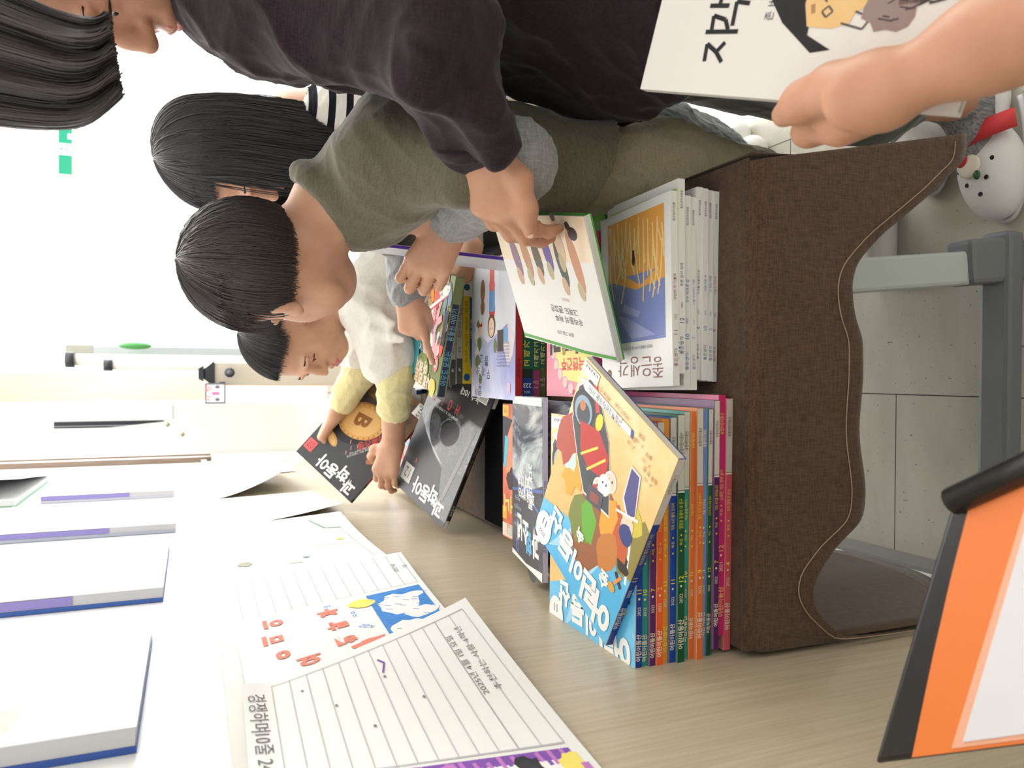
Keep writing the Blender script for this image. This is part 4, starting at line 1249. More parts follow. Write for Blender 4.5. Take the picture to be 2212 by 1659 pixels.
S.blob(.955, .80, .020, CRK, 4, 22, .5); S.blob(.93, .93, .014, CRY, 5); S.fill(.92, .95, .99, .975, CRV); S.blob(.97, .55, .024, CRV, 9)
for q in range(5): S.blob(.2 + .1 * q, .2 + .1 * ((q * 3) % 5), .0018, PENC, q)
S.done()
S = Sheet('worksheet with a blue sky and red lettering drawing, second nearest of the pinned papers', wq((481, 1263), (522, 1502), (985, 1352), (866, 1214)),
          lambda a, c: .0015 + .010 * (1 - a) ** 2 * (.3 + .7 * c) + .004 * c)
S.ruled(.03, .46, .06, .97, 12)
S.text(.22, .90, .010, '2025년 4월', PENC); S.text(.22, .965, .009, '이름', PENC)
S.fill(.50, .66, .98, .965, CRB)
S.blob(.66, .80, .036, m_paper, 3, 16, .3, 1.4); S.blob(.80, .88, .028, m_paper, 6, 14, .3); S.blob(.90, .76, .026, m_paper, 8, 14, .3); S.blob(.60, .90, .018, m_paper, 18, 10, .4)
S.blob(.57, .62, .020, CRY, 4, 18, .2)
for q, (a, c, t) in enumerate(((.56, .18, '이'), (.70, .16, '미'), (.84, .18, '0'), (.58, .44, '부'), (.72, .46, '탁'), (.86, .46, '해'), (.93, .28, '요'))): S.text(a, c, .030, t, CRR, bold=.05, rot=90)
S.text(.66, .56, .014, 'ㅋㅋ', CRB); S.text(.80, .58, .012, 'KZZ', CRB, rot=40); S.text(.52, .45, .012, '쉿', CRB)
S.blob(.94, .56, .028, CRR, 15, 14, .4, .6)
for q in range(40):
    a, c = rng.uniform(.5, .97), rng.uniform(.64, .95); S.seg([(a, c), (a + .02, c + .03)], .0012, CRB, 2)
S.done()
S = Sheet('nearly blank worksheet with faint coloured sketches, third of the pinned papers', wq((470, 1142), (481, 1264), (838, 1212), (735, 1120)), lambda a, c: .0015 + .013 * (1 - a) ** 2 * c + .007 * a * a * c)
S.seg([(.1, .70), (.30, .78), (.32, .9)], .004, CRG); S.blob(.55, .82, .008, CRY, 3); S.seg([(.62, .6), (.66, .9)], .002, mat((226, 190, 160), .8, .1)); S.blob(.78, .14, .012, mat((170, 166, 150), .8, .1), 7, 14, .5, 1.5)
S.seg([(.86, .40), (.88, .48)], .003, mat((190, 190, 130), .8, .1)); S.blob(.8, .52, .006, CRG, 9); S.seg([(.08, .88), (.96, .93)], .0012, LN)
S.done()
S = Sheet('worksheet with an upturned lower edge, fourth of the pinned papers', wq((461, 1080), (470, 1144), (742, 1108), (672, 1062)), lambda a, c: .0015 + .020 * a * a * c * c)
S.ruled(.05, .5, .45, .95, 8); S.seg([(.8, .2), (.82, .25)], .003, CRK); S.seg([(.55, .42), (.58, .50)], .002, PENC)
S.done()
S = Sheet('worksheet with a coloured drawing on its back, curled away from the wood panel', wq((453, 1036), (461, 1080), (664, 1056), (600, 1022)), lambda a, c: .0015 + .085 * (c ** 1.6) * (.25 + .75 * a), mat((238, 238, 236), .75, .15))
S.p.z = -.0009
S.fill(.3, .50, .98, .80, mat((150, 190, 190), .8, .1)); S.fill(.3, .80, .98, .90, mat((220, 208, 150), .8, .1))
S.done()
S = Sheet('ruled worksheet with violet shading, farthest of the pinned papers', wq((446, 998), (453, 1036), (640, 1018), (596, 990)), lambda a, c: .0015 + .012 * c * (1 - a))
S.ruled(.06, .5, .08, .95, 14); S.fill(.62, .08, .95, .95, mat((226, 220, 238), .8, .1)); S.text(.25, .9, .012, '4월', PENC)
S.done()

# ---------------------------------------------------------------- booklets hung on the white board
m_bk = mat((240, 240, 240), 0.35, 0.4)
def booklet(label, p_near_bottom, p_far_bottom, height, t, back, extra=None):
    """a bound booklet standing off the white board; near spine edge visible"""
    a, c = on(*p_near_bottom, 0, WX + t), on(*p_far_bottom, 0, WX + t)
    y0, y1 = float(a[1]), float(c[1]); z0_ = float((a[2] + c[2]) / 2)
    root = empty('booklet', (WX + t / 2, (y0 + y1) / 2, z0_), label, 'booklet', 'booklets hung on the white board')
    x0 = WX - .0055
    solid('back_cover', (x0, y0, z0_), (x0 + .0055, y1, z0_ + height), mat(back, .45, .4), root)
    solid('page_block', (x0 + .0055, y0 + .0008, z0_ + .001), (WX + t - .0012, y1 - .002, z0_ + height - .001), mat((206, 206, 210), .6, .2), root)
    cv = solid('front_cover', (WX + t - .0012, y0, z0_), (WX + t, y1, z0_ + height), m_bk, root)
    sp = solid('spine_strip', (x0 + .0065, y0 - .0006, z0_ + height * .35), (WX + t - .002, y0, z0_ + height), mat((150, 140, 206), .4, .4), root)
    p = Print((WX + t, y0, z0_), (0, 1, 0), (0, 0, 1), (1, 0, 0))
    if extra: extra(p, y1 - y0, height)
    p.build('cover_print', cv)
FAINT = mat((226, 226, 214), .5); FP = mat((236, 170, 190), .5)
def ex1(p, w_, h_):
    p.rect(w_ * .1, h_ * .30, w_ * .40, h_ * .72, mat((200, 186, 170), .5)); p.rect(w_ * .1, h_ * .30, w_ * .25, h_ * .70, mat((206, 214, 140), .5)); p.rect(w_ * .2, h_ * .4, w_ * .23, h_ * .66, mat((150, 110, 120), .5))
    p.ell(w_ * .7, h_ * .6, w_ * .08, h_ * .05, mat((186, 228, 220), .5)); p.ell(w_ * .5, h_ * .42, w_ * .05, h_ * .05, mat((190, 190, 186), .5))
booklet('blue backed booklet hung nearest on the white board', (306, 1566), (322, 1345), .30, .016, (56, 90, 170), ex1)
booklet('blue backed booklet hung second nearest on the white board', (346, 1268), (372, 1160), .30, .014, (66, 104, 180), lambda p, w_, h_: p.text(w_ * .4, h_ * .2, .02, '이야기', FAINT, rot=90))
booklet('booklet with a grey spine hung third along the white board', (376, 1130), (388, 1076), .32, .012, (190, 196, 214), lambda p, w_, h_: p.rect(w_ * .2, h_ * .2, w_ * .8, h_ * .21, FAINT))
booklet('booklet with red lines on its cover hung farthest on the white board', (378, 1058), (383, 1012), .28, .012, (206, 208, 224), lambda p, w_, h_: (p.rect(w_ * .45, h_ * .05, w_ * .48, h_ * .5, FP), p.rect(w_ * .6, h_ * .05, w_ * .62, h_ * .45, FP)))
# an opened green backed booklet higher up
a, c = on(35, 1070, 0, WX + .02), on(95, 1020, 0, WX + .02)
root = empty('booklet', (WX, (a[1] + c[1]) / 2, a[2]), 'green backed booklet hanging open high on the white board', 'booklet', 'booklets hung on the white board')
y0, y1, zb = float(a[1]), float(c[1]), float(min(a[2], c[2]))
solid('back_cover', (WX - .0055, y0, zb), (WX - .003, y1, zb + .32), mat((120, 180, 140), .45), root)
solid('page_block', (WX - .003, y0, zb + .002), (WX + .010, y1 - .003, zb + .318), mat((214, 216, 220), .6), root)
mesh('front_cover', [(WX + .012, y1, zb), (WX + .012, y1, zb + .32), (WX + .055, y0 + .02, zb + .32), (WX + .055, y0 + .02, zb - .0), (WX + .0115, y1, zb), (WX + .0115, y1, zb + .32), (WX + .0535, y0 + .02, zb + .32), (WX + .0535, y0 + .02, zb)],
     [(0, 1, 2, 3), (7, 6, 5, 4), (0, 3, 7, 4), (2, 1, 5, 6), (3, 2, 6, 7), (1, 0, 4, 5)], m_bk, root)

# ---------------------------------------------------------------- folder with an orange sheet, close to the camera




# ---------------------------------------------------------------- tools for bodies: smooth blended volumes meshed as one surface
def U_(v):
    v = np.asarray(v, float)
    return v / (np.linalg.norm(v) + 1e-12)
def im(dx, dy, dz=0.0):
    """direction given along the picture's right, down and depth"""
    return U_(-UP * dx - RT * dy + FW * dz)
class Vol:
    def __init__(self, vox):
        self.vox, self.pr = vox, []
    def cap(self, a, b, ra, rb=None, k=0.012):
        self.pr.append(('c', np.asarray(a, float), np.asarray(b, float), ra, ra if rb is None else rb, k)); return self
    def chain(self, pts, rs, k=0.012):
        for i in range(len(pts) - 1): self.cap(pts[i], pts[i + 1], rs[i], rs[i + 1], k)
        return self
    def ell(self, c, ax, r, k=0.012):
        self.pr.append(('e', np.asarray(c, float), [U_(a) for a in ax], np.asarray(r, float), k)); return self
    def sub(self, c, ax, r, k=0.006):
        self.pr.append(('s', np.asarray(c, float), [U_(a) for a in ax], np.asarray(r, float), k)); return self
    def bounds(self, p):
        if p[0] == 'c':
            R = max(p[3], p[4]); return np.minimum(p[1], p[2]) - R, np.maximum(p[1], p[2]) + R
        e = sum(np.abs(a) * r for a, r in zip(p[2], p[3]))
        return p[1] - e, p[1] + e
    def mesh(self, cut=None):
        vx = self.vox
        bs = [self.bounds(p) for p in self.pr if p[0] != 's']
        lo = np.min([b[0] for b in bs], 0) - 4 * vx - 0.01
        hi = np.max([b[1] for b in bs], 0) + 4 * vx + 0.01
        n = np.ceil((hi - lo) / vx).astype(int) + 1
        Fd = np.full(n, 10.0, np.float32)
        for p in self.pr:
            b0, b1 = self.bounds(p)
            k = p[-1]; mg = k + 4 * vx
            i0 = np.maximum(np.floor((b0 - mg - lo) / vx).astype(int), 0); i1 = np.minimum(np.ceil((b1 + mg - lo) / vx).astype(int) + 1, n)
            if np.any(i1 <= i0): continue
            gx, gy, gz = [(lo[d] + vx * np.arange(i0[d], i1[d])).astype(np.float32) for d in range(3)]
            X_, Y_, Z_ = gx[:, None, None], gy[None, :, None], gz[None, None, :]
            if p[0] == 'c':
                a, b_ = p[1], p[2]; ab = b_ - a; L2 = max(float(ab @ ab), 1e-10)
                h = np.clip(((X_ - a[0]) * ab[0] + (Y_ - a[1]) * ab[1] + (Z_ - a[2]) * ab[2]) / L2, 0, 1)
                d = np.sqrt((X_ - a[0] - h * ab[0]) ** 2 + (Y_ - a[1] - h * ab[1]) ** 2 + (Z_ - a[2] - h * ab[2]) ** 2) - (p[3] + h * (p[4] - p[3]))
            else:
                c, ax, r = p[1], p[2], p[3]
                q = [(X_ - c[0]) * A[0] + (Y_ - c[1]) * A[1] + (Z_ - c[2]) * A[2] for A in ax]
                k0 = np.sqrt(sum((q[d] / r[d]) ** 2 for d in range(3))) + 1e-9
                k1 = np.sqrt(sum((q[d] / r[d] ** 2) ** 2 for d in range(3))) + 1e-9
                d = k0 * (k0 - 1) / k1
            sl = tuple(slice(i0[q_], i1[q_]) for q_ in range(3))
            A_ = Fd[sl]
            if p[0] == 's':
                d = -d
                h = np.clip(0.5 + 0.5 * (d - A_) / k, 0, 1)
                Fd[sl] = A_ * (1 - h) + d * h + k * h * (1 - h)
            else:
                h = np.clip(0.5 + 0.5 * (A_ - d) / k, 0, 1)
                Fd[sl] = A_ * (1 - h) + d * h - k * h * (1 - h)
        if cut is not None:
            for cc in cut:                                   # remove the side the normal points to (within a radius, if given)
                c, nrm = cc[0], cc[1]
                g = [(lo[d] + vx * np.arange(n[d])).astype(np.float32) for d in range(3)]
                X_, Y_, Z_ = g[0][:, None, None] - c[0], g[1][None, :, None] - c[1], g[2][None, None, :] - c[2]
                pl = X_ * nrm[0] + Y_ * nrm[1] + Z_ * nrm[2]
                if len(cc) > 2:
                    pl = np.minimum(pl, cc[2] - np.sqrt(X_ ** 2 + Y_ ** 2 + Z_ ** 2))
                Fd = np.maximum(Fd, pl)
        return nets(Fd, lo, vx)
def nets(f, lo, vx):
    s = f < 0
    n = np.array(f.shape)
    c = np.zeros(n - 1, np.int8)
    for i in (0, 1):
        for j in (0, 1):
            for k in (0, 1): c += s[i:n[0] - 1 + i, j:n[1] - 1 + j, k:n[2] - 1 + k]
    act = (c > 0) & (c < 8)
    I = np.argwhere(act)
    idx = np.full(n - 1, -1, np.int64); idx[act] = np.arange(len(I))
    acc = np.zeros((len(I), 3)); cnt = np.zeros(len(I))
    cor = [(i, j, k) for i in (0, 1) for j in (0, 1) for k in (0, 1)]
    val = {o: f[I[:, 0] + o[0], I[:, 1] + o[1], I[:, 2] + o[2]].astype(float) for o in cor}
    for a in cor:
        for d in range(3):
            if a[d] == 0:
                b = list(a); b[d] = 1; b = tuple(b)
                f0, f1 = val[a], val[b]
                x = (f0 < 0) != (f1 < 0)
                t = np.where(x, f0 / np.where(x, f0 - f1, 1), 0)
                P = np.tile(np.array(a, float), (len(I), 1)); P[:, d] += t
                acc[x] += P[x]; cnt[x] += 1
    V = lo + (I + acc / cnt[:, None]) * vx
    Q = []
    for d in range(3):
        e, g = (d + 1) % 3, (d + 2) % 3
        sl0 = [slice(None)] * 3; sl1 = [slice(None)] * 3
        sl0[d] = slice(0, -1); sl1[d] = slice(1, None)
        x = s[tuple(sl0)] != s[tuple(sl1)]
        x[tuple(slice(0, 1) if q == e else slice(None) for q in range(3))] = False
        x[tuple(slice(0, 1) if q == g else slice(None) for q in range(3))] = False
        x[tuple(slice(-1, None) if q == e else slice(None) for q in range(3))] = False
        x[tuple(slice(-1, None) if q == g else slice(None) for q in range(3))] = False
        E_ = np.argwhere(x)
        ins = s[E_[:, 0], E_[:, 1], E_[:, 2]]
        def cell(de, dg):
            o = E_.copy(); o[:, e] -= de; o[:, g] -= dg
            return idx[o[:, 0], o[:, 1], o[:, 2]]
        q = np.stack([cell(1, 1), cell(0, 1), cell(0, 0), cell(1, 0)], 1)
        q[~ins] = q[~ins][:, ::-1]
        Q.append(q)
    return V, np.concatenate(Q)
def vnormals(V, Q):
    a = np.cross(V[Q[:, 2]] - V[Q[:, 0]], V[Q[:, 3]] - V[Q[:, 1]])
    N = np.zeros_like(V)
    for k in range(4): np.add.at(N, Q[:, k], a)
    return N / (np.linalg.norm(N, axis=1)[:, None] + 1e-12)
def wrinkle(V, seed, scale, amp, aniso=(1, 1, 1)):
    """fold-like height field"""
    g = np.random.default_rng(seed)
    P = V * np.asarray(aniso) * scale
    h = np.zeros(len(V))
    wv = sum(np.sin(P @ g.normal(size=3) * .6 + g.uniform(0, 6)) for _ in range(3))
    for i in range(5):
        d = g.normal(size=3); d /= np.linalg.norm(d)
        h += (1 - np.abs(np.sin(P @ d * (1 + .35 * i) + wv * .8 + g.uniform(0, 6)))) ** 2 / (1 + .4 * i)
    return (h / 2.2 - .6) * amp
def skin_mesh(name, vol, m, parent, fold=None, cut=None, relax=1):
    V, Q = vol.mesh(cut)
    for _ in range(relax):
        A = np.zeros_like(V); C = np.zeros(len(V))
        for k in range(4):
            np.add.at(A, Q[:, k], V[Q[:, (k + 1) % 4]]); np.add.at(C, Q[:, k], 1)
        V = V * .5 + .5 * A / np.maximum(C, 1)[:, None]
    if fold is not None:
        N = vnormals(V, Q)
        for args in fold: V = V + N * wrinkle(V, *args)[:, None]
    me = bpy.data.meshes.new(name)
    me.vertices.add(len(V)); me.vertices.foreach_set('co', V.astype(np.float32).ravel())
    me.loops.add(len(Q) * 4); me.loops.foreach_set('vertex_index', Q.astype(np.int32).ravel())
    me.polygons.add(len(Q)); me.polygons.foreach_set('loop_start', np.arange(0, len(Q) * 4, 4, dtype=np.int32))
    me.update(calc_edges=True); me.validate()
    return link(name, me, m, parent, True)

def skin_mat(name, c1, c2, rough=0.48):
    m, nt, b = nodes_mat(name, rough, 0.35)
    f = noise(nt, coords(nt), 22, 4)
    nt.links.new(ramp(nt, f, [(0.35, c1), (0.65, c2)]), b.inputs['Base Color'])
    b.inputs['Subsurface Weight'].default_value = 0.25
    b.inputs['Subsurface Radius'].default_value = (0.012, 0.004, 0.002)
    b.inputs['Subsurface Scale'].default_value = 0.5
    bump(nt, b, noise(nt, coords(nt), 420, 2), 0.06, 0.0006)
    return m
m_skin = skin_mat('child_skin', (200, 152, 124), (212, 166, 139))
m_skin2 = skin_mat('warm_skin', (190, 138, 110), (202, 151, 124))
m_lip = mat((196, 112, 112), 0.4, 0.4, sss=0.2)
m_lash = mat((34, 28, 28), 0.6, 0.2)
m_eyew = mat((236, 232, 228), 0.2, 0.5)
m_iris = mat((40, 28, 24), 0.15, 0.5)
m_hair = mat((58, 55, 59), 0.5, 0.4, name='dark_hair')
m_hair2 = mat((66, 60, 60), 0.5, 0.4, name='brown_black_hair')

class Head:
    """local axes: f towards the face, l to the person's left, u to the crown; s scales an adult head"""
    def __init__(self, H, f, up, s):
        self.H = np.asarray(H, float); self.f = U_(f)
        u = np.asarray(up, float); self.u = U_(u - self.f * (u @ self.f)); self.l = np.cross(self.u, self.f); self.s = s
        self.ax = (self.f, self.l, self.u)
    def p(self, f, l, u): return self.H + (self.f * f + self.l * l + self.u * u) * self.s
    def add(self, v, ears=True):
        s = self.s
        E = lambda c, r, k=.012: v.ell(self.p(*c), self.ax, np.array(r) * s, k * s)
        E((-.012, 0, .036), (.096, .076, .082)); E((.032, 0, -.030), (.056, .060, .074), .03); E((.050, 0, -.088), (.030, .034, .022), .03)
        for q in (-1, 1):
            E((.052, q * .036, -.034), (.030, .026, .034), .02); E((.018, q * .045, -.068), (.035, .018, .028), .02)
            E((.082, q * .026, .020), (.012, .026, .008), .012)
            v.sub(self.p(.096, q * .031, .002), self.ax, np.array((.014, .018, .009)) * s, .008 * s)
            E((.0735, q * .032, .0055), (.0125, .0165, .0088), .004)
            E((.0735, q * .032, -.006), (.0105, .0150, .0050), .004)
            v.cap(self.p(.094, q * .010, -.028), self.p(.088, q * .014, -.026), .0062 * s, .006 * s, .006 * s)
            if ears:
                E((-.012, q * .076, -.002), (.017, .007, .031), .006); E((-.022, q * .083, .004), (.009, .005, .026), .005); E((-.002, q * .078, -.026), (.008, .006, .010), .006)
                v.sub(self.p(-.008, q * .087, .004), self.ax, np.array((.009, .006, .016)) * s, .004 * s)
        v.chain([self.p(.086, 0, .014), self.p(.097, 0, -.006), self.p(.106, 0, -.024)], [.0072 * s, .0082 * s, .0105 * s], .012 * s)
        E((.086, 0, -.052), (.014, .024, .010), .012); E((.080, 0, -.074), (.014, .018, .009), .014)
        return v
    def details(self, parent, gaze=0.35, smile=0.0, open_=0.0):
        s = self.s
        for q in (-1, 1):
            e = MB()
            e.ell(self.p(.0732, q * .0315, -.0005), self.ax, np.array((.0108, .0115, .0098)) * s, m_eyew, 18, 12)
            e.ell(self.p(.0796, q * .0315, -.003), self.ax, np.array((.0052, .0056, .0056)) * s, m_iris, 14, 10)
            e.build('eye', parent, True)
            ls = MB()
            pts = [self.p(.0845 - .45 * abs(t) ** 2 * .02, q * (.0315 + .0165 * t), -.0012 + .0036 * (1 - t * t) - .001 * t) for t in np.linspace(-1, 1, 11)]
            ls.tube(pts, [.0006 * s + .0011 * s * (1 - abs(t) ** 3) for t in np.linspace(-1, 1, 11)], m_lash, 6)
            ls.build('eyelashes', parent, True)
            br = MB()
            pts = [self.p(.0895 - .012 * abs(t) ** 2, q * (.031 + .019 * t), .0235 + .003 * (1 - t * t)) for t in np.linspace(-1, 1, 9)]
            br.tube(pts, [.0008 * s + .0016 * s * (1 - abs(t)) for t in np.linspace(-1, 1, 9)], m_lash, 6)
            br.build('eyebrow', parent, True)
        lp = Vol(.0012)
        lp.chain([self.p(.082, -.022, -.054), self.p(.0945, -.008, -.0505), self.p(.0950, 0, -.0518), self.p(.0945, .008, -.0505), self.p(.082, .022, -.054)], [.0022 * s, .0044 * s, .0042 * s, .0044 * s, .0022 * s], .002)
        g = .007 * open_
        lp.chain([self.p(.082, -.021, -.0555 - g * .3), self.p(.0925, -.008, -.0605 - g), self.p(.0935, 0, -.0612 - g), self.p(.0925, .008, -.0605 - g), self.p(.082, .021, -.0555 - g * .3)], [.0022 * s, .0048 * s, .0052 * s, .0048 * s, .0022 * s], .0015)
        skin_mesh('lips', lp, m_lip, parent)
        if open_:
            t = MB(); t.ell(self.p(.0885, 0, -.0562 - g * .5), self.ax, np.array((.004, .013, .0022 + g * .45)) * s, mat((60, 26, 28), .5), 14, 8); t.build('mouth', parent, True)

def tubes(paths, r0, r1, m, name, parent, sides=3):
    """many thin locks as one mesh"""
    V, F_ = [], []
    for P in paths:
        P = np.asarray(P); n = len(P); b = len(V)
        T = np.gradient(P, axis=0); T /= np.linalg.norm(T, axis=1)[:, None] + 1e-9
        A = np.cross(T, np.array([.33, .21, .92])); A /= np.linalg.norm(A, axis=1)[:, None] + 1e-9
        B = np.cross(T, A)
        for i in range(n):
            w = i / (n - 1); r = (r0 * (1 - w) + r1 * w) * (1.0 if i else .6)
            for k in range(sides):
                an = 2 * math.pi * k / sides; V.append(P[i] + A[i] * r * math.cos(an) + B[i] * r * math.sin(an))
        for i in range(n - 1):
            for k in range(sides): F_.append((b + i * sides + k, b + i * sides + (k + 1) % sides, b + (i + 1) * sides + (k + 1) % sides, b + (i + 1) * sides + k))
    return mesh(name, V, F_, m, parent, True)
def hairdo(hd, parent, m, end, n=1500, grow=1.10, crown=(-.40, 0.05, .92), after=None, seed=1, width=.0014, loose=.003):
    """locks run from the crown over the skull; end(az) = angle (deg) where they stop; az 0 = forehead, +90 = left ear"""
    g = np.random.default_rng(seed)
    c = U_(crown); e1 = U_(np.array([1.0, 0, 0]) - c * c[0]); e2 = np.cross(c, e1)
    R = np.array([.096, .0775, .083]) * hd.s * grow
    base = hd.p(-.012, 0, .036)
    def pt(az, th, k=1.0):
        d = c * math.cos(th) + (e1 * math.cos(az) + e2 * math.sin(az)) * math.sin(th)
        q = d * R
        return base + (hd.f * q[0] + hd.l * q[1] + hd.u * q[2]) * k
    # under-cap
    na, nt_ = 60, 14
    V, F_ = [], []
    for i in range(na):
        az = 2 * math.pi * i / na
        te = math.radians(end((math.degrees(az) + 180) % 360 - 180)) - .03
        for j in range(nt_ + 1): V.append(pt(az, te * j / nt_, .982))
    for i in range(na):
        for j in range(nt_): F_.append((i * (nt_ + 1) + j, i * (nt_ + 1) + j + 1, ((i + 1) % na) * (nt_ + 1) + j + 1, ((i + 1) % na) * (nt_ + 1) + j))
    cap = mesh('hair', V, F_, m, parent, True)
    sd = cap.modifiers.new('thick', 'SOLIDIFY'); sd.thickness = .006; sd.offset = -1
    paths = []
    for q in range(n):
        az = g.uniform(-math.pi, math.pi)
        te = math.radians(end(math.degrees(az)) + g.normal() * 2.5)
        t0 = g.uniform(0, .55) ** 1.0 * te
        sw = g.normal() * .10
        kk = 1.0 + abs(g.normal()) * .012
        P = [pt(az + sw * (t / te) ** 2, t, kk + loose * 4 * (t / te) ** 2 * abs(math.sin(q * 1.7)) * .3) for t in np.linspace(t0, te, 8)]
        if after is not None:
            P = after(P, math.degrees(az), g)
        paths.append(P)
    st = tubes(paths, width * hd.s, width * .35 * hd.s, m, 'hair_strands', cap)
    tag(st, kind='stuff')
    return cap

def hand(v, W, d, n, s, thumb_side, curls, spread=.06, thumb=None, k=.006, fore=None):
    """adds a hand to volume v. W wrist, d wrist to knuckles, n out of the back of the hand, thumb_side +1/-1 picks the thumb's side.
    curls: four (knuckle, middle, tip) bends in degrees, index first. Returns finger tips."""
    d = U_(d); n = U_(np.asarray(n, float) - d * (np.asarray(n, float) @ d)); t = np.cross(n, d) * thumb_side
    off = (.027, .009, -.010, -.027); ln0 = (.083, .087, .082, .073)
    seg = ((.040, .024, .020), (.044, .028, .021), (.041, .026, .020), (.032, .019, .018))
    rad = ((.0095, .0085, .0078, .0066), (.0098, .0088, .0080, .0068), (.0094, .0084, .0076, .0064), (.0084, .0074, .0068, .0058))
    tips = []
    W = np.asarray(W, float)
    for i in range(4):
        K0 = W + d * ln0[i] * s + t * off[i] * s
        v.cap(W + t * off[i] * .55 * s + d * .008 * s, K0, .0155 * s, .0115 * s, .014 * s)
        fd = U_(d + t * spread * (1.5 - i)); a = 0.0; p = K0
        for j in range(3):
            a += math.radians(curls[i][j])
            q = p + (fd * math.cos(a) - n * math.sin(a)) * seg[i][j] * s
            v.cap(p, q, rad[i][j] * s, rad[i][j + 1] * s, k * s)
            p = q
        tips.append(p)
    B0 = W + d * .022 * s + t * .022 * s - n * .004 * s
    th = thumb or [(.030, .020, -.012), (.058, .030, -.020), (.078, .030, -.028)]
    P = [B0] + [W + d * (.022 + a) * s + t * (.022 + b) * s + n * c * s for a, b, c in th]
    v.chain(P, [.0150 * s, .0120 * s, .0100 * s, .0080 * s], .012 * s)
    tips.append(P[-1])
    return tips
def nail(parent, tip, along, out, s):
    b = MB(); a = U_(along); o = U_(np.asarray(out) - a * (np.asarray(out) @ a)); c = np.cross(a, o)
    b.ell(np.asarray(tip) + o * .0050 * s + a * .001, (a, c, o), np.array((.0058, .0048, .0022)) * s, mat((232, 186, 170), .3, .5), 12, 8)
    return b.build('fingernail', parent, True)
# ---------------------------------------------------------------- the boy in olive
m_olive = weave_mat('olive_cotton', (98, 92, 76), (116, 110, 92), 700, .9, .15, .3)
m_grey = weave_mat('grey_jersey', (128, 128, 128), (158, 158, 158), 500, .92, .25, .4)
m_khaki = weave_mat('khaki_twill', (150, 138, 114), (168, 156, 132), 800, .9, .2, .2)
oliv = empty('person', (.32, 1.06, 0), 'child in an olive T-shirt over grey sleeves, leaning over the magazines', 'person')
ho = Head(at(598, 580, .945), (-.40, .87, -.27), (-.02, .02, 1), .82)
nb = at(733, 425, .945)
SLo, SRo = at(838, 345, .89), at(815, 408, 1.13)
ELo, WLo = at(1108, 352, .83), at(978, 474, .975)
ERo, WRo = at(880, 520, 1.28), at(880, 640, 1.235)
PVo = at(1340, 352, 1.00)
PVp = at(1365, 385, 1.03)
PVs = at(1340, 385, 1.00)
v = Vol(.0030)
ho.add(v)
v.cap(ho.p(-.022, 0, -.02), nb, .042, .043, .03)
v.cap(nb + np.array([0, 0, -.03]), PVo, .040, .06, .04); v.cap(nb, SLo, .04, .035, .03); v.cap(nb, SRo, .04, .035, .03)
v.chain([SLo, ELo, WLo], [.033, .028, .021], .012); v.chain([SRo, ERo, WRo], [.033, .028, .021], .012)
hl = hand(v, WLo, im(-.50, .87, .08), im(.10, -.25, -1), .82, -1, ((22, 92, 60), (24, 94, 60), (26, 94, 60), (28, 92, 60)), .07, [(.010, .020, .008), (.034, .038, .026), (.057, .050, .036)], k=.003)
hr = hand(v, WRo, im(.16, 1, .02), im(-.45, .05, -1), .68, 1, ((6, 10, 6), (62, 88, 50), (70, 88, 50), (72, 88, 50)), .03, [(.020, .010, -.016), (.044, .010, -.024), (.060, .006, -.030)])
LGa, LGb = np.array([.315, 1.10, .0]), np.array([.335, 1.28, .0])
for L_, o_ in ((LGa, -.055), (LGb, .06)):
    v.chain([PVp + np.array([0, o_, -.02]), np.array([L_[0] - .025, (L_[1] + PVo[1] + o_) / 2, .33]), L_ + np.array([0, 0, .07])], [.05, .04, .03], .02)
    v.cap(L_ + np.array([0, 0, .05]), L_ + np.array([-.10, 0, .025]), .026, .02, .02)
body = skin_mesh('body', v, m_skin, oliv)
ho.details(body)
nail(body, hl[4], im(-1, -.2, .1), im(0, -.4, -1), .8)
hairdo(ho, oliv, m_hair2, lambda a: 86 if abs(a) < 50 else (100 if abs(a) < 78 else (82 if abs(a) < 100 else 116)), 2800, 1.17, seed=3)
v = Vol(.0036)
for o_, ox in ((-.052, -.026), (.052, .004)):
    v.chain([nb + np.array([.015, o_ * .9, -.055]), at(860, 322, .975) + np.array([0, o_, 0]), at(1060, 358, .985) + np.array([ox * .4, o_, 0]), PVs + np.array([ox, o_ * 1.15, .0])], [.060, .064, .062, .074], .038)
v.cap(PVs + np.array([-.024, -.06, 0]), at(1385, 408, .97), .080, .082, .03); v.cap(PVs + np.array([0, .05, 0]), at(1372, 384, 1.06), .084, .088, .03)
v.cap(nb + np.array([.0, 0, -.02]), SLo, .058, .056, .04); v.cap(nb + np.array([.0, 0, -.02]), SRo, .058, .056, .04)
SE = SLo + (ELo - SLo) * .72
v.cap(SLo, SE, .050, .053, .03); v.cap(SRo, SRo + (ERo - SRo) * .7, .052, .055, .03)
for a_, b_, r in ((at(870, 300, .86), at(1000, 330, .80), .010), (at(900, 400, .86), at(985, 425, .82), .010), (at(1050, 330, .93), at(1250, 350, .93), .012), (at(1180, 330, .90), at(1330, 400, .90), .012)):
    v.cap(a_, b_, r + .004, r, .03)
ncx = U_(ho.H - nb)
e1_ = U_(np.cross(ncx, (0, 1, 0.2))); e2_ = np.cross(ncx, e1_)
ring = [nb + ncx * .008 + e1_ * .055 * math.cos(t) + e2_ * .057 * math.sin(t) for t in np.linspace(0, 2 * math.pi, 25)]
v.chain(ring, [.0060] * 25, .022)
v.sub(nb + ncx * .065, (ncx, e1_, e2_), (.085, .052, .054), .006)
shirt = skin_mesh('t_shirt', v, m_olive, oliv, [(5, 26, .006), (6, 60, .0022)], cut=[(PVo + np.array([0, 0, .055]), np.array([-.30, -.05, -1.0]))])
v = Vol(.003); v2 = Vol(.003)
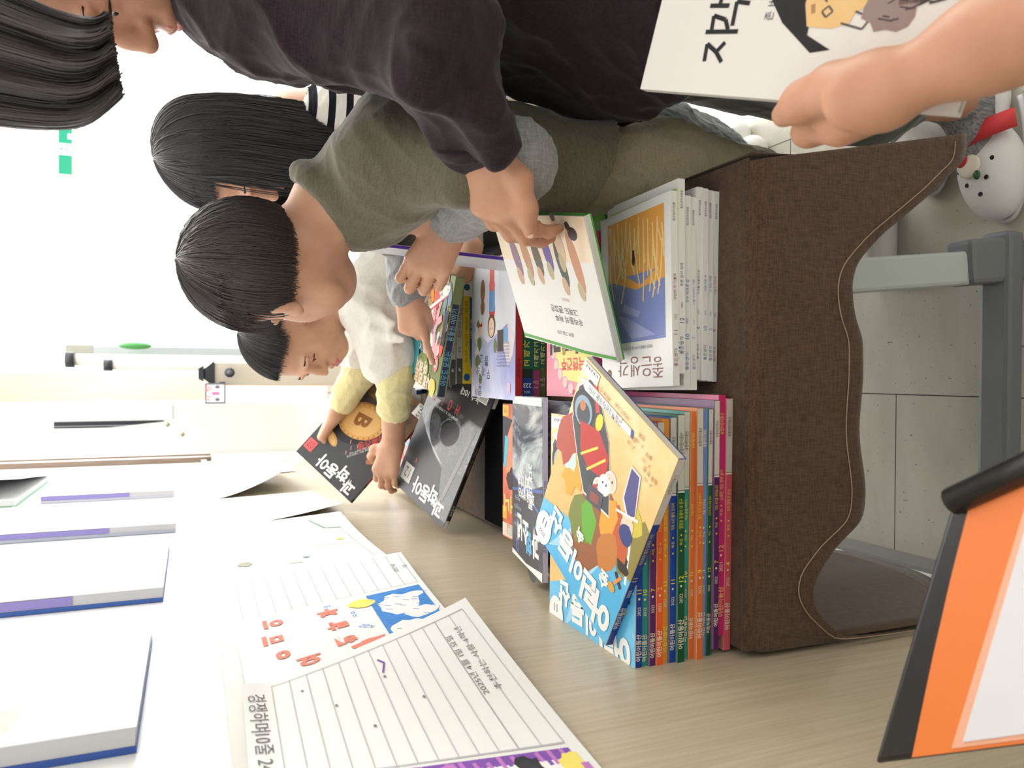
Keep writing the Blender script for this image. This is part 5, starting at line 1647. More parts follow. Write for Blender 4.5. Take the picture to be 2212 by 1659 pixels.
v.chain([SLo + (ELo - SLo) * .45, ELo, WLo + (ELo - WLo) * .08], [.046, .045, .037], .02)
for t in (.12, .3, .5, .7): v.cap(WLo + (ELo - WLo) * t + im(0, 0, -1) * .030 + im(.4, .4) * -.02, WLo + (ELo - WLo) * (t + .06) + im(0, 0, -1) * .028 + im(.4, .4) * .03, .012, .008, .014)
v2.chain([SRo + (ERo - SRo) * .4, ERo, WRo + (ERo - WRo) * .10], [.045, .043, .034], .02)
skin_mesh('sleeve', v, m_grey, oliv, [(8, 48, .006), (9, 110, .002)]); skin_mesh('sleeve', v2, m_grey, oliv, [(8, 48, .006), (9, 110, .002)])
v = Vol(.0042)
for L_, o_ in ((LGa, -.055), (LGb, .06)):
    v.chain([PVp + np.array([-.02 if o_ < 0 else 0, o_, -.01]), np.array([L_[0] - .040, (L_[1] + PVp[1] + o_) / 2, .33]), L_ + np.array([.005, 0, .09])], [.078, .066, .056], .03)
kp = Vol(.004); q0 = at(1452, 330, .955)
v.cap(PVp + np.array([0, -.04, 0]), PVs + np.array([-.004, -.03, .07]), .066, .050, .03); v.cap(PVp + np.array([0, .04, 0]), PVs + np.array([-.004, .03, .07]), .066, .050, .03)
pants = skin_mesh('cargo_trousers', v, m_khaki, oliv, [(12, 30, .006), (13, 80, .003)])
kp.ell(at(1462, 345, .945), (im(1, .2), im(-.2, 1), FW), (.045, .040, .012), .01); kp.ell(at(1432, 340, .935), (im(1, .2), im(-.2, 1), FW), (.014, .044, .012), .01)
skin_mesh('cargo_pocket', kp, m_khaki, pants, [(14, 60, .003)])
for L_ in (LGa, LGb):
    sh = Vol(.003); sh.cap(L_ + np.array([.02, 0, .03]), L_ + np.array([-.12, 0, .024]), .034, .030, .02)
    skin_mesh('shoe', sh, mat((222, 220, 214), .6), oliv, cut=[((0, 0, 0.001), (0, 0, -1.0))])

# ---------------------------------------------------------------- the boy in white
m_wht = weave_mat('white_cotton', (226, 222, 214), (238, 235, 228), 700, .9, .12, .3)
m_yel = weave_mat('pale_yellow_cotton', (226, 214, 158), (236, 226, 176), 700, .9, .12, .3)
whit = empty('person', (.38, 1.72, 0), 'child in a white T-shirt over pale yellow sleeves, lifting two dark magazines', 'person')
hw = Head(at(640, 733, 1.50), (-.80, -.46, -.36), (.10, -.02, 1), .80)
nbw = at(742, 648, 1.56)
SLw, SRw = at(800, 672, 1.50), at(775, 690, 1.72)
ELw, WLw = at(852, 800, 1.47), at(850, 955, 1.545)
ERw, WRw = at(778, 800, 1.74), at(726, 893, 1.745)
PVw = at(985, 470, 1.72)
v = Vol(.0028)
hw.add(v)
v.cap(hw.p(-.022, 0, -.03), nbw, .040, .043, .03)
v.cap(nbw + np.array([0, 0, -.03]), PVw, .04, .06, .04); v.cap(nbw, SLw, .04, .034, .03); v.cap(nbw, SRw, .04, .034, .03)
v.chain([SLw, ELw, WLw], [.032, .026, .0195], .012); v.chain([SRw, ERw, WRw], [.032, .027, .020], .012)
v.cap(ELw + (WLw - ELw) * .25, WLw, .027, .0195, .01)
hlw = hand(v, WLw, im(-.30, 1, .1), im(-.35, -.15, -1), .78, -1, ((38, 40, 25), (30, 45, 25), (26, 30, 30), (20, 45, 60)), .10, [(.016, .028, -.006), (.040, .040, -.020), (.056, .036, -.036)])
hrw = hand(v, WRw, im(-.55, .8, .15), im(-1, -.2, -.25), .78, -1, ((40, 60, 40), (45, 60, 40), (50, 60, 40), (55, 60, 40)), .03, [(.022, .010, -.022), (.048, .008, -.030), (.066, .002, -.030)])
LGc, LGd = np.array([.40, 1.66, .0]), np.array([.40, 1.86, .0])
for L_, o_ in ((LGc, -.06), (LGd, .06)):
    v.chain([PVw + np.array([0, o_, -.02]), np.array([L_[0], (L_[1] + PVw[1] + o_) / 2, .33]), L_ + np.array([0, 0, .07])], [.05, .04, .03], .02)
    v.cap(L_ + np.array([0, 0, .05]), L_ + np.array([-.10, 0, .025]), .026, .02, .02)
body = skin_mesh('body', v, m_skin, whit)
hw.details(body, open_=.7)
hairdo(hw, whit, m_hair, lambda a: 83 if abs(a) < 48 else (88 if abs(a) < 66 else (78 if abs(a) < 98 else 112)), 2300, 1.12, seed=5)
v = Vol(.0036)
mid = at(860, 580, 1.62)
for o_ in (-.05, .05):
    v.chain([nbw + np.array([.02, o_, -.055]), mid + np.array([0, o_, 0]), PVw + np.array([0, o_, .02])], [.066, .094, .096], .05)
v.cap(nbw + np.array([.005, 0, -.012]), SLw, .056, .054, .03); v.cap(nbw + np.array([.005, 0, -.012]), SRw, .056, .054, .03)
v.cap(SLw, SLw + (ELw - SLw) * .78, .050, .060, .03); v.cap(SRw, SRw + (ERw - SRw) * .6, .052, .056, .03)
for a_, b_, r in ((at(760, 650, 1.46), at(850, 700, 1.42), .008), (at(800, 720, 1.43), at(870, 735, 1.40), .008), (at(840, 620, 1.52), at(890, 690, 1.44), .008)):
    v.cap(a_, b_, r + .004, r, .02)
ncx = U_(hw.H - nbw)
e1_ = U_(np.cross(ncx, (0, 1, 0.2))); e2_ = np.cross(ncx, e1_)
v.chain([nbw + ncx * .006 + e1_ * .055 * math.cos(t) + e2_ * .057 * math.sin(t) for t in np.linspace(0, 2 * math.pi, 25)], [.0085] * 25, .022)
v.sub(nbw + ncx * .065, (ncx, e1_, e2_), (.085, .052, .054), .006)
skin_mesh('t_shirt', v, m_wht, whit, [(15, 30, .005), (16, 70, .002)])
v = Vol(.0028); v2 = Vol(.0028)
v.chain([SLw + (ELw - SLw) * .55, ELw, ELw + (WLw - ELw) * .50], [.040, .038, .035], .02)
v2.chain([SRw + (ERw - SRw) * .4, ERw, ERw + (WRw - ERw) * .72], [.042, .037, .033], .02)
for t in (.1, .3, .5): v2.cap(ERw + (WRw - ERw) * t + im(-1, -.3, -.6) * .028, ERw + (WRw - ERw) * (t + .05) + im(.3, .6, -.8) * .028, .009, .007, .012)
skin_mesh('sleeve', v, m_yel, whit, [(18, 40, .004), (19, 90, .002)]); skin_mesh('sleeve', v2, m_yel, whit, [(18, 40, .004), (19, 90, .002)])
v = Vol(.0045)
for L_, o_ in ((LGc, -.06), (LGd, .06)):
    v.chain([PVw + np.array([0, o_, 0]), np.array([L_[0], (L_[1] + PVw[1] + o_) / 2, .33]), L_ + np.array([.005, 0, .09])], [.085, .072, .060], .03)
skin_mesh('trousers', v, mat((92, 92, 98), .9, .1), whit, [(20, 30, .005)])
for L_ in (LGc, LGd):
    sh = Vol(.004); sh.cap(L_ + np.array([.02, 0, .03]), L_ + np.array([-.12, 0, .024]), .034, .030, .02)
    skin_mesh('shoe', sh, mat((200, 200, 204), .6), whit, cut=[((0, 0, 0.001), (0, 0, -1.0))])

# ---------------------------------------------------------------- the girl with long hair
m_strp, nt, b = nodes_mat('striped_knit', .9, .1)
wv = nt.nodes.new('ShaderNodeTexWave'); wv.wave_type = 'BANDS'; wv.bands_direction = 'Z'; wv.inputs['Scale'].default_value = 10.5; wv.inputs['Distortion'].default_value = .25
nt.links.new(coords(nt, (.35, .2, 1.0)), wv.inputs['Vector'])
r_ = ramp(nt, wv.outputs['Fac'], [(.0, (28, 30, 38)), (.34, (28, 30, 38)), (.38, (228, 224, 216)), (1, (228, 224, 216))])
nt.links.new(r_, b.inputs['Base Color']); bump(nt, b, noise(nt, coords(nt, (3, 3, 1)), 260, 2), .3, .001)
girl = empty('person', (.56, 1.5, 0), 'child with long black hair in a striped top and black trousers, head bowed', 'person')
hg = Head(at(500, 330, 1.42), (-.84, -.18, -.50), (-.10, 0, 1), .98)
nbg = at(655, 262, 1.50)
SLg, SRg = at(735, 235, 1.44), at(720, 262, 1.68)
PVg = at(1075, 222, 1.58)
EG, WG = at(900, 430, 1.52), at(1020, 535, 1.37)
v = Vol(.0030)
hg.add(v)
v.cap(hg.p(-.022, 0, -.03), nbg, .043, .048, .03)
v.cap(nbg, PVg, .055, .06, .04); v.cap(nbg, SLg, .04, .034, .03); v.cap(nbg, SRg, .04, .034, .03)
v.chain([SRg, EG, WG], [.032, .027, .020], .012)
v.chain([SLg, at(925, 228, 1.42), at(1075, 262, 1.42)], [.032, .027, .020], .012)
hand(v, WG, im(-.66, .75, -.05), im(-.5, -.4, -1), .66, 1, ((8, 10, 6), (45, 80, 50), (55, 85, 50), (60, 85, 50)), .04, [(.020, .014, -.016), (.046, .016, -.024), (.062, .012, -.028)])
hand(v, at(1075, 262, 1.42), im(1, .2, 0), im(0, -1, -.3), .80, 1, ((10, 15, 10),) * 4, .03)
FT = [np.array([.50, 1.46, 0]), np.array(on(1612, 325, 2, 0.0))]
for L_, o_ in ((FT[0], .07), (FT[1], -.05)):
    v.chain([PVg + np.array([0, o_, -.02]), (PVg + L_) / 2 + np.array([0, 0, -.06]), L_ + np.array([0, 0, .07])], [.05, .04, .03], .02)
body = skin_mesh('body', v, m_skin, girl)
hg.details(body)
dn = np.array([-.02, .02, -1.0])
def fall(P, az, g):
    a = abs(az)
    if a < 46: return P
    P = list(P)
    L = .26 + .10 * g.random() if a > 80 else .16 + .12 * g.random()
    d0 = U_(P[-1] - P[-2])
    n = 9; p = P[-1]
    bias = np.array([-.05, -.10, 0]) if az > 0 else np.array([.02, .12, 0])
    if a > 120: bias = np.array([.06, .0, 0])
    for k in range(n):
        w_ = min(1, (k + 1) / 3.0)
        d = U_(d0 * (1 - w_) + (dn + bias * (1 - k / n) + g.normal(size=3) * .03) * w_)
        p = p + d * L / n
        P.append(p)
    return P
hairdo(hg, girl, m_hair, lambda a: 78 if abs(a) < 46 else (88 if abs(a) < 80 else 92), 3600, 1.13, after=fall, seed=8, width=.0016, crown=(-.30, 0, .95))
v = Vol(.0036)
for o_ in (-.055, .055):
    v.chain([nbg + np.array([.0, o_, -.07]), at(880, 232, 1.54) + np.array([0, o_, 0]), PVg + np.array([0, o_, .03])], [.066, .078, .084], .05)
v.cap(nbg + np.array([.0, 0, -.03]), SLg, .056, .054, .03); v.cap(nbg + np.array([.0, 0, -.03]), SRg, .056, .054, .03)
v.chain([SLg, at(925, 228, 1.42), at(1050, 256, 1.42)], [.054, .048, .040], .03)
v.chain([SRg, EG, EG + (WG - EG) * .7], [.052, .045, .036], .03)
skin_mesh('striped_top', v, m_strp, girl, [(22, 32, .005), (23, 80, .002)])
v = Vol(.0036)
v.cap(PVg + np.array([0, -.05, .03]), PVg + np.array([0, -.06, -.04]), .092, .102, .02); v.cap(PVg + np.array([0, .05, .03]), PVg + np.array([0, .06, -.04]), .092, .102, .02)
un = skin_mesh('white_underskirt', v, m_wht, girl, [(24, 60, .004)], cut=[(PVg + np.array([0, 0, -.055]), np.array([0, 0, -1.0]))])
lc = MB()
for k in range(46):
    t = 2 * math.pi * k / 46
    lc.ell(PVg + np.array([.104 * math.cos(t), .160 * math.sin(t), -.056]), np.eye(3), (.010, .010, .007), m_wht, 8, 6)
lc.build('lace_edge', un, True)
m_blk = weave_mat('black_twill', (36, 40, 42), (50, 55, 57), 700, .9, .15, .3)
v = Vol(.0042)
for L_, o_ in ((FT[0], .07), (FT[1], -.05)):
    v.chain([PVg + np.array([0, o_, -.01]), (PVg + L_) / 2 + np.array([0, 0, -.06]), L_ + np.array([0, 0, .115])], [.082, .074, .066], .03)
skin_mesh('black_trousers', v, m_blk, girl, [(25, 28, .008), (26, 70, .003)], cut=[((0, 0, .055), (0, 0, -1.0))])
for L_ in FT:
    sh = Vol(.003); sh.cap(L_ + np.array([.03, 0, .032]), L_ + np.array([-.13, -.02, .026]), .036, .034, .02)
    so = skin_mesh('slipper', sh, mat((236, 234, 230), .5), girl, cut=[((0, 0, 0.001), (0, 0, -1.0))])
    e = MB(); e.ell(L_ + np.array([-.07, -.03, .055]), ((1, 0, 0), (0, .9, -.4), (0, .4, .9)), (.028, .022, .010), mat((226, 216, 176), .5), 16, 10); e.build('slipper_charm', so, True)
# ---------------------------------------------------------------- the tall girl in the dark sweatshirt
m_sweat = weave_mat('maroon_fleece', (38, 28, 34), (52, 39, 46), 520, .95, .2, .12)
woman = empty('person', (.48, .80, 0), 'person in a dark maroon sweatshirt holding out a white picture book', 'person')
ha = Head(at(172, -122, .775), (-.925, .03, -.38), (-.06, 0, 1), 1.0)
nba = at(440, -190, .86)
SLa, SRa = at(590, 0, .78), at(560, -120, 1.04)
ELa, WLa = at(930, 70, .690), at(1030, 305, .790)
PVa = at(1450, -40, .84)
v = Vol(.0030)
ha.add(v)
v.cap(ha.p(-.022, 0, -.03), nba, .050, .058, .03)
v.cap(nba, PVa, .07, .08, .04); v.cap(nba, SLa, .05, .04, .03); v.cap(nba, SRa, .05, .04, .03)
v.chain([SLa, ELa, WLa], [.040, .034, .023], .012)
v.chain([SRa, at(900, -90, 1.0), at(1150, 60, .95)], [.040, .034, .024], .012)
hla = hand(v, WLa, im(.32, 1, .38), im(-.55, .1, -.6), .90, 1, ((35, 30, 20), (32, 32, 20), (30, 34, 22), (30, 34, 22)), .04, [(.030, .026, .000), (.064, .022, -.002), (.092, .012, -.006)])
FA = [np.array([.50, .93, 0]), np.array([.46, .70, 0])]
FA[1] = np.array([.425, .885, 0.0]); FA[0] = np.array([.50, 1.02, 0.0])
for L_, o_ in ((FA[0], .07), (FA[1], -.04)):
    kn = (PVa + L_) / 2 + np.array([-.02, 0, 0])
    v.chain([PVa + np.array([0, o_, -.02]), kn, L_ + np.array([.03, 0, .08])], [.065, .05, .034], .02)
    v.cap(L_ + np.array([.03, 0, .06]), L_ + np.array([-.09, 0, .03]), .030, .024, .02)
body = skin_mesh('body', v, m_skin2, woman)
ha.details(body)
nail(body, hla[4], im(.35, 1, .3), im(-.2, 0, -1), .9)
g_ = np.random.default_rng(4)
cap = hairdo(ha, woman, m_hair2, lambda a: 60 if abs(a) < 40 else (70 if abs(a) < 90 else 105), 2200, 1.13, seed=13, width=.0016, crown=(-.25, 0, .97))
# the front locks that swing forward of the forehead, ends curling in
paths = []
for q in range(3000):
    t_ = g_.uniform(-.35, 1); dz = g_.uniform(-.035, .035) * (1 - .5 * t_)
    d_ = .655 + dz
    K = [(-80, 20 + 240 * t_), (60, 70 + 208 * t_), (150, 100 + 180 * t_), (208, 100 + 160 * t_), (238 + 20 * t_ + g_.normal() * 4, 75 + 135 * t_)]
    lump = .010 * math.sin(t_ * 19)
    A0 = np.array([at(x, y + g_.normal() * 2, d_ + lump) for x, y in K])
    tt = np.linspace(0, 4, 15)
    P = np.stack([np.interp(tt, range(5), A0[:, k]) for k in range(3)], 1)
    for _ in range(4): P[1:-1] = (P[:-2] + 2 * P[1:-1] + P[2:]) / 4
    paths.append(P)
tag(tubes(paths, .0016, .0007, m_hair2, 'front_locks', cap), kind='stuff')
v = Vol(.0040)
trk = [at(530, -70, .86), at(820, -65, .86), at(1110, -88, .86), at(1420, 28, .84)]
for o_ in (-.055, .075):
    v.chain([p + np.array([.02, o_, 0]) for p in trk], [.098, .116, .124, .122], .05)
v.cap(at(470, -120, .86), at(505, -35, .82), .060, .070, .04)
v.cap(nba + np.array([0, 0, -.03]), SLa, .078, .078, .05); v.cap(nba + np.array([0, 0, -.03]), SRa, .078, .078, .05)
v.chain([SLa, ELa, WLa + (ELa - WLa) * .16], [.072, .058, .046], .03)
v.chain([SRa, at(900, -90, 1.0), at(1110, 40, .96)], [.074, .062, .046], .03)
v.cap(at(1040, 232, .70), at(1075, 300, .735), .030, .028, .02)
for a_, b_, r in ((at(640, 110, .74), at(880, 120, .70), .014), (at(700, 40, .72), at(900, 120, .66), .012), (at(900, 170, .66), at(905, 110, .63), .010), (at(885, 140, .68), at(920, 195, .68), .010)):
    v.cap(a_, b_, r + .006, r, .035)
sw = skin_mesh('sweatshirt', v, m_sweat, woman, [(30, 17, .015), (31, 42, .0045)], cut=[(at(1495, 100, .82), U_(np.array([.25, .1, -1.0]))), (nba + U_(ha.H - nba) * .02, U_(ha.H - nba), .10)])
rb = Vol(.003)
cu0, cu1 = WLa + (ELa - WLa) * .20, WLa + (ELa - WLa) * .06
rb.cap(cu0, cu1, .047, .045, .01)
skin_mesh('cuff', rb, m_sweat, sw, [(33, 120, .002)], cut=[(cu1, U_(WLa - ELa)), (cu0, U_(ELa - WLa))])
v = Vol(.0045)
m_tr = weave_mat('dark_green_twill', (58, 64, 60), (74, 80, 76), 700, .9, .15, .3)
for L_, o_ in ((FA[0], .07), (FA[1], -.04)):
    kn = (PVa + L_) / 2 + np.array([-.02, 0, 0])
    v.chain([PVa + np.array([-.0, o_, 0]), kn, L_ + np.array([.03, 0, .22])], [.092, .080, .066], .03)
skin_mesh('trousers', v, m_tr, woman, [(34, 26, .007)], cut=[((0, 0, .20), (0, 0, -1.0))])
m_sock, nt, b = nodes_mat('grey_sock', .95, .1)
nt.links.new(ramp(nt, noise(nt, coords(nt, (1, 1, .05)), 300, 3), [(.42, (112, 112, 116)), (.58, (150, 148, 150))]), b.inputs['Base Color'])
m_band = ink((206, 62, 66)); m_clog = mat((226, 223, 222), .5, .35); m_hole = mat((40, 36, 40), .8)
for L_, seen in ((FA[0], False), (FA[1], True)):
    sk = Vol(.003); sk.chain([L_ + np.array([.03, 0, .22]), L_ + np.array([.025, 0, .08]), L_ + np.array([-.05, 0, .05])], [.042, .038, .034], .02)
    skin_mesh('sock', sk, m_sock, woman, [(36, 120, .0012)])
    toe = U_(np.array([-.97, -.18, 0])); sd_ = np.cross((0, 0, 1), toe)
    cg = Vol(.0028)
    c0 = L_ + np.array([-.01, 0, 0])
    cg.ell(c0 + toe * .075 + np.array([0, 0, .030]), (toe, sd_, EZ), (.085, .052, .046), .02); cg.ell(c0 - toe * .055 + np.array([0, 0, .022]), (toe, sd_, EZ), (.062, .044, .030), .03)
    cg.sub(c0 - toe * .062 + np.array([0, 0, .075]), (toe, sd_, EZ), (.062, .034, .055), .008)
    clog = skin_mesh('clog', cg, m_clog, woman, cut=[((0, 0, .001), (0, 0, -1.0))])
    so = MB()
    ringp = [c0 + toe * (.015 + .145 * math.cos(t)) + sd_ * .053 * math.sin(t) * (1 - .15 * math.cos(t)) + np.array([0, 0, .012]) for t in np.linspace(-1.9, 1.9, 60)]
    so.tube(ringp, .0045, mat((206, 203, 204), .6), 8)
    so.build('sole_rim', clog, True)
    if seen:
        top = lambda a, s_: c0 + toe * a + sd_ * s_ + np.array([0, 0, .030 + .0462 * math.sqrt(max(0, 1 - ((a - .075) / .085) ** 2 - (s_ / .052) ** 2))])
        for a, s_ in ((.045, -.020), (.045, .012), (.070, -.030), (.070, .0), (.070, .028), (.098, -.018), (.098, .016), (.120, .0), (.02, .03)):
            hp = MB(); hp.ell(top(a, s_), (toe, sd_, EZ), (.0040, .0040, .0018), m_hole, 10, 6); hp.build('vent_hole', clog, True)
        bd = MB()
        arc = [c0 + toe * (.012 + .012 * math.cos(t)) + sd_ * .058 * math.sin(t) + np.array([0, 0, .042 + .040 * math.cos(t)]) for t in np.linspace(-1.5, 1.5, 24)]
        V_, F_ = [], []
        for p in arc:
            for o_ in (-.016, .016):
                V_.append(p + toe * o_); V_.append(p + toe * o_ + U_(p - c0 - np.array([0, 0, .03])) * .004)
        for i in range(len(arc) - 1):
            k = i * 4
            F_ += [(k + 1, k + 3, k + 7, k + 5), (k, k + 4, k + 6, k + 2), (k, k + 1, k + 5, k + 4), (k + 2, k + 6, k + 7, k + 3)]
        bd.add(V_, F_, m_band)
        strap = bd.build('strap', clog, True)
        ch = MB()
        q = top(.072, -.004) + np.array([0, 0, .004])
        ch.ell(q, (toe, sd_, EZ), (.019, .020, .005), mat((232, 222, 206), .4), 20, 8); ch.ell(q + sd_ * -.008 + toe * -.012 + np.array([0, 0, .004]), (toe, sd_, EZ), (.011, .011, .004), mat((190, 44, 48), .4), 16, 8)
        ch.ell(q + sd_ * .012 + toe * .020 + np.array([0, 0, .002]), (toe, sd_, EZ), (.008, .006, .003), mat((44, 90, 60), .4), 12, 8)
        ch.build('shoe_charm', clog, True)

# ---------------------------------------------------------------- the bare arm reaching in beside the camera
bare = empty('person', (.34, .0, 0), 'bare arm of a person just out of view, gripping the white hardback', 'person')
W0 = at(1945, 180, .462)
v = Vol(.0026)
v.chain([at(2860, -190, .36), at(2350, 10, .405), at(2130, 95, .437), W0], [.036, .0295, .0240, .0178], .02)
v.ell(at(1885, 205, .478), (im(-1, .35), im(.35, 1), FW), (.032, .023, .016), .02)
# thumb lies along the cover edge, the fingers close behind the boards
v.chain([at(1890, 178, .474), at(1800, 190, .498), at(1735, 220, .520), at(1694, 248, .540)], [.0160, .0140, .0122, .0088], .012)
for i, (dd, sh) in enumerate(((.0, 0), (.020, 12), (.040, 16), (.058, 8))):
    v.chain([at(1905, 224, .485 + dd * .6), at(1815 + sh, 272 - i * 4, .520 + dd), at(1745 + sh, 284 - i * 8, .560 + dd), at(1765 + sh, 225 - i * 8, .585 + dd), at(1800 + sh, 190 - i * 6, .585 + dd)], [.0150, .0116, .0098, .0086, .0070], .010)
body = skin_mesh('body', v, m_skin2, bare)
slv = Vol(.004); slv.chain([at(2900, -200, .355), at(2520, -55, .39)], [.052, .050], .02)
skin_mesh('sleeve', slv, mat((150, 160, 172), .9, .1), bare, [(40, 40, .004)])
# ---------------------------------------------------------------- folder with an orange sheet, close to the camera, on a low rack
FZ = .80
P0 = np.array(on(2052, 1088, 2, FZ)); P1 = np.array(on(2300, 975, 2, FZ)); P2 = np.array(on(1870, 1700, 2, FZ))
P1 = P0 + U_(P1 - P0) * .235
P2 = P0 + U_(P2 - P0) * .205
P3 = P1 + P2 - P0
rack = empty('display_stand', (P0 + P3) / 2 * np.array([1, 1, 0]), 'black box shaped stand under the orange folder beside the wood panel', 'stand')
def slab(name, q, z0_, z1_, m, parent, bevel=0):
    V = [(*p[:2], z) for z in (z0_, z1_) for p in q]
    n = len(q)
    o = mesh(name, V, [tuple(reversed(range(n))), tuple(range(n, 2 * n))] + [(i, (i + 1) % n, n + (i + 1) % n, n + i) for i in range(n)], m, parent)
    if bevel:
        md = o.modifiers.new('bevel', 'BEVEL'); md.width = bevel; md.segments = 3
    return o
def q4(a0, c0, a1, c1):
    f_ = lambda a, c: P0 + (P1 - P0) * a + (P2 - P0) * c
    return [f_(a0, c0), f_(a1, c0), f_(a1, c1), f_(a0, c1)]
m_blackp = mat((26, 26, 28), .32, .5)
slab('post', q4(.45, .35, .75, .7), .0, FZ - .03, m_blackp, rack)
slab('shelf', q4(.25, .12, .98, .97), FZ - .03, FZ - .018, m_blackp, rack)
fold_ = empty('clipboard_folder', (P0 + P3) / 2, 'black folder with an orange sheet and white paper in a clear sleeve, nearest the camera', 'folder')
slab('board', q4(0, 0, 1.0, 1.0), FZ - .0175, FZ, m_blackp, fold_, .004)
eb = MB(); eb.tube([P0 + (P1 - P0) * t + np.array([0, 0, .003]) for t in (.02, .5, 1.0)], .009, m_blackp, 12); eb.tube([P0 + (P1 - P0) * t + np.array([-.004, .007, .004]) for t in (.35, .7, 1.0)], .0055, mat((176, 40, 46), .35, .5), 10)
eb.build('spine', fold_, True)
m_or = mat((232, 126, 62), .4, .4)
f_ = lambda a, c: P0 + (P1 - P0) * a + (P2 - P0) * c
qq = [f_(.085, .03), f_(.99, .03), f_(.99, .99), f_(.165, .99), f_(.125, .6), f_(.10, .3)]
slab('orange_sheet', qq, FZ + .0003, FZ + .0022, m_or, fold_)
m_clear = mat((236, 176, 146), .15, .5)
slab('clear_sleeve', [f_(.285, .14), f_(.98, .13), f_(.98, .975), f_(.305, .975)], FZ + .0023, FZ + .0028, m_clear, fold_)
slab('white_paper', [f_(.31, .17), f_(.97, .16), f_(.97, .955), f_(.34, .955)], FZ + .0029, FZ + .0036, mat((222, 220, 226), .4, .3), fold_)

# ---------------------------------------------------------------- things at the back of the room
def post(px0, px1, py0, py1, d0, name='rail'):
    return at(px0, py0, d0), at(px1, py1, d0)
# mobile white board seen edge on
wbx = at(330, 752, 3.6)
wb_ = empty('mobile_whiteboard', (wbx[0], wbx[1], 0), 'mobile whiteboard seen edge on with an aluminium channel and two pale posts', 'whiteboard')
m_al = mat((176, 184, 190), .35, .4, metal=.6); m_pale = mat((206, 198, 186), .5, .3); m_bl = mat((44, 46, 52), .5, .4)
t0 = at(146, 753, 3.6); bx, by = float(t0[0]), float(t0[1])
solid('board', (bx - .022, by, .75), (bx + .020, by + 1.1, float(t0[2])), mat((238, 240, 240), .3, .4), wb_)
solid('channel', (bx - .030, by - .03, .75), (bx + .016, by, float(t0[2])), m_al, wb_, .004)
solid('channel_end', (bx - .031, by - .031, float(t0[2]) - .11), (bx + .017, by + .004, float(t0[2]) + .004), mat((150, 150, 140), .5), wb_)
mg = MB(); g0 = at(292, 747, 3.57); mg.ell(g0, (EX, EY, EZ), (.018, .03, .07), mat((70, 140, 76), .5)); mg.build('eraser', wb_, True)
for py_, px_, w_ in ((777, 161, .030), (789, 243, .022)):
    a_ = at(px_, py_, 3.5)
    pz = MB(); pz.tube([(a_[0], a_[1], .06), (a_[0], a_[1], float(a_[2]))], w_ * .9, m_pale, 14)
    po = pz.build('post', wb_, True)
    kb = MB(); kb.tube([(a_[0], a_[1], float(a_[2])), (a_[0], a_[1], float(a_[2]) + .035)], w_ * 1.2, m_bl, 14); kb.build('knob', po, True)
solid('foot', (bx - .12, by - .35, .02), (bx + .05, by + 1.0, .06), m_pale, wb_, .004)
# pale slab with a black peaked end: a folded flip-top table
tA, tB = at(463, 832, 2.75), at(463, 783, 2.75)
ft = empty('flip_top_table', (float(tA[0]), float(tA[1]), 0), 'folded flip top table standing upright with a black peaked edge and round bolt', 'table')
x0, x1, yb, zt = float(tA[0]), float(tB[0]), float(tA[1]), float(tA[2])
m_beige = mat((204, 194, 180), .5, .3)
solid('top', (x0, yb, .22), (x1, yb + .6, zt), m_beige, ft, .003)
pk = MB()
xm = (x0 + x1) / 2
pk.add([(x0 - .006, yb - .006, zt), (x1 + .006, yb - .006, zt), (x1 - .02, yb - .006, zt + .030), (x0 + .02, yb - .006, zt + .030), (x0 - .006, yb + .606, zt), (x1 + .006, yb + .606, zt), (x1 - .02, yb + .606, zt + .030), (x0 + .02, yb + .606, zt + .030)],
       [(0, 1, 2, 3), (7, 6, 5, 4), (0, 3, 7, 4), (1, 5, 6, 2), (3, 2, 6, 7), (0, 4, 5, 1)], m_bl)
pk.add([(x0 + .012, yb - .004, zt + .036), (x1 - .012, yb - .004, zt + .036), (x1 - .022, yb - .004, zt + .052), (x0 + .022, yb - .004, zt + .052), (x0 + .012, yb + .60, zt + .036), (x1 - .012, yb + .60, zt + .036), (x1 - .022, yb + .60, zt + .052), (x0 + .022, yb + .60, zt + .052)],
       [(0, 1, 2, 3), (7, 6, 5, 4), (0, 3, 7, 4), (1, 5, 6, 2), (3, 2, 6, 7), (0, 4, 5, 1)], m_bl)
pk.build('edge_cap', ft)
bt = MB(); b0 = at(496, 805, 2.745); bt.tube([b0 + np.array([0, .01, 0]), b0 - np.array([0, .008, 0])], .017, mat((40, 42, 48), .3, .5), 18); bt.tube([b0 - np.array([0, .008, 0]), b0 - np.array([0, .0095, 0])], .009, mat((90, 94, 100), .3, .5), 14); bt.build('bolt', ft, True)
kn = MB(); k0 = at(480, 834, 2.745); kn.tube([k0 + np.array([.015, 0, 0]), k0 - np.array([.018, 0, 0])], .010, m_bl, 12); kn.tube([k0 - np.array([.010, 0, 0]), k0 - np.array([.020, 0, 0])], .020, m_bl, 12); kn.build('lock_knob', ft, True)
solid('leg', (xm - .02, yb + .08, .05), (xm + .02, yb + .12, .25), m_beige, ft); solid('leg', (xm - .02, yb + .48, .05), (xm + .02, yb + .52, .25), m_beige, ft)
solid('foot', (xm - .06, yb + .02, .0), (xm + .06, yb + .58, .05), m_bl, ft, .004)
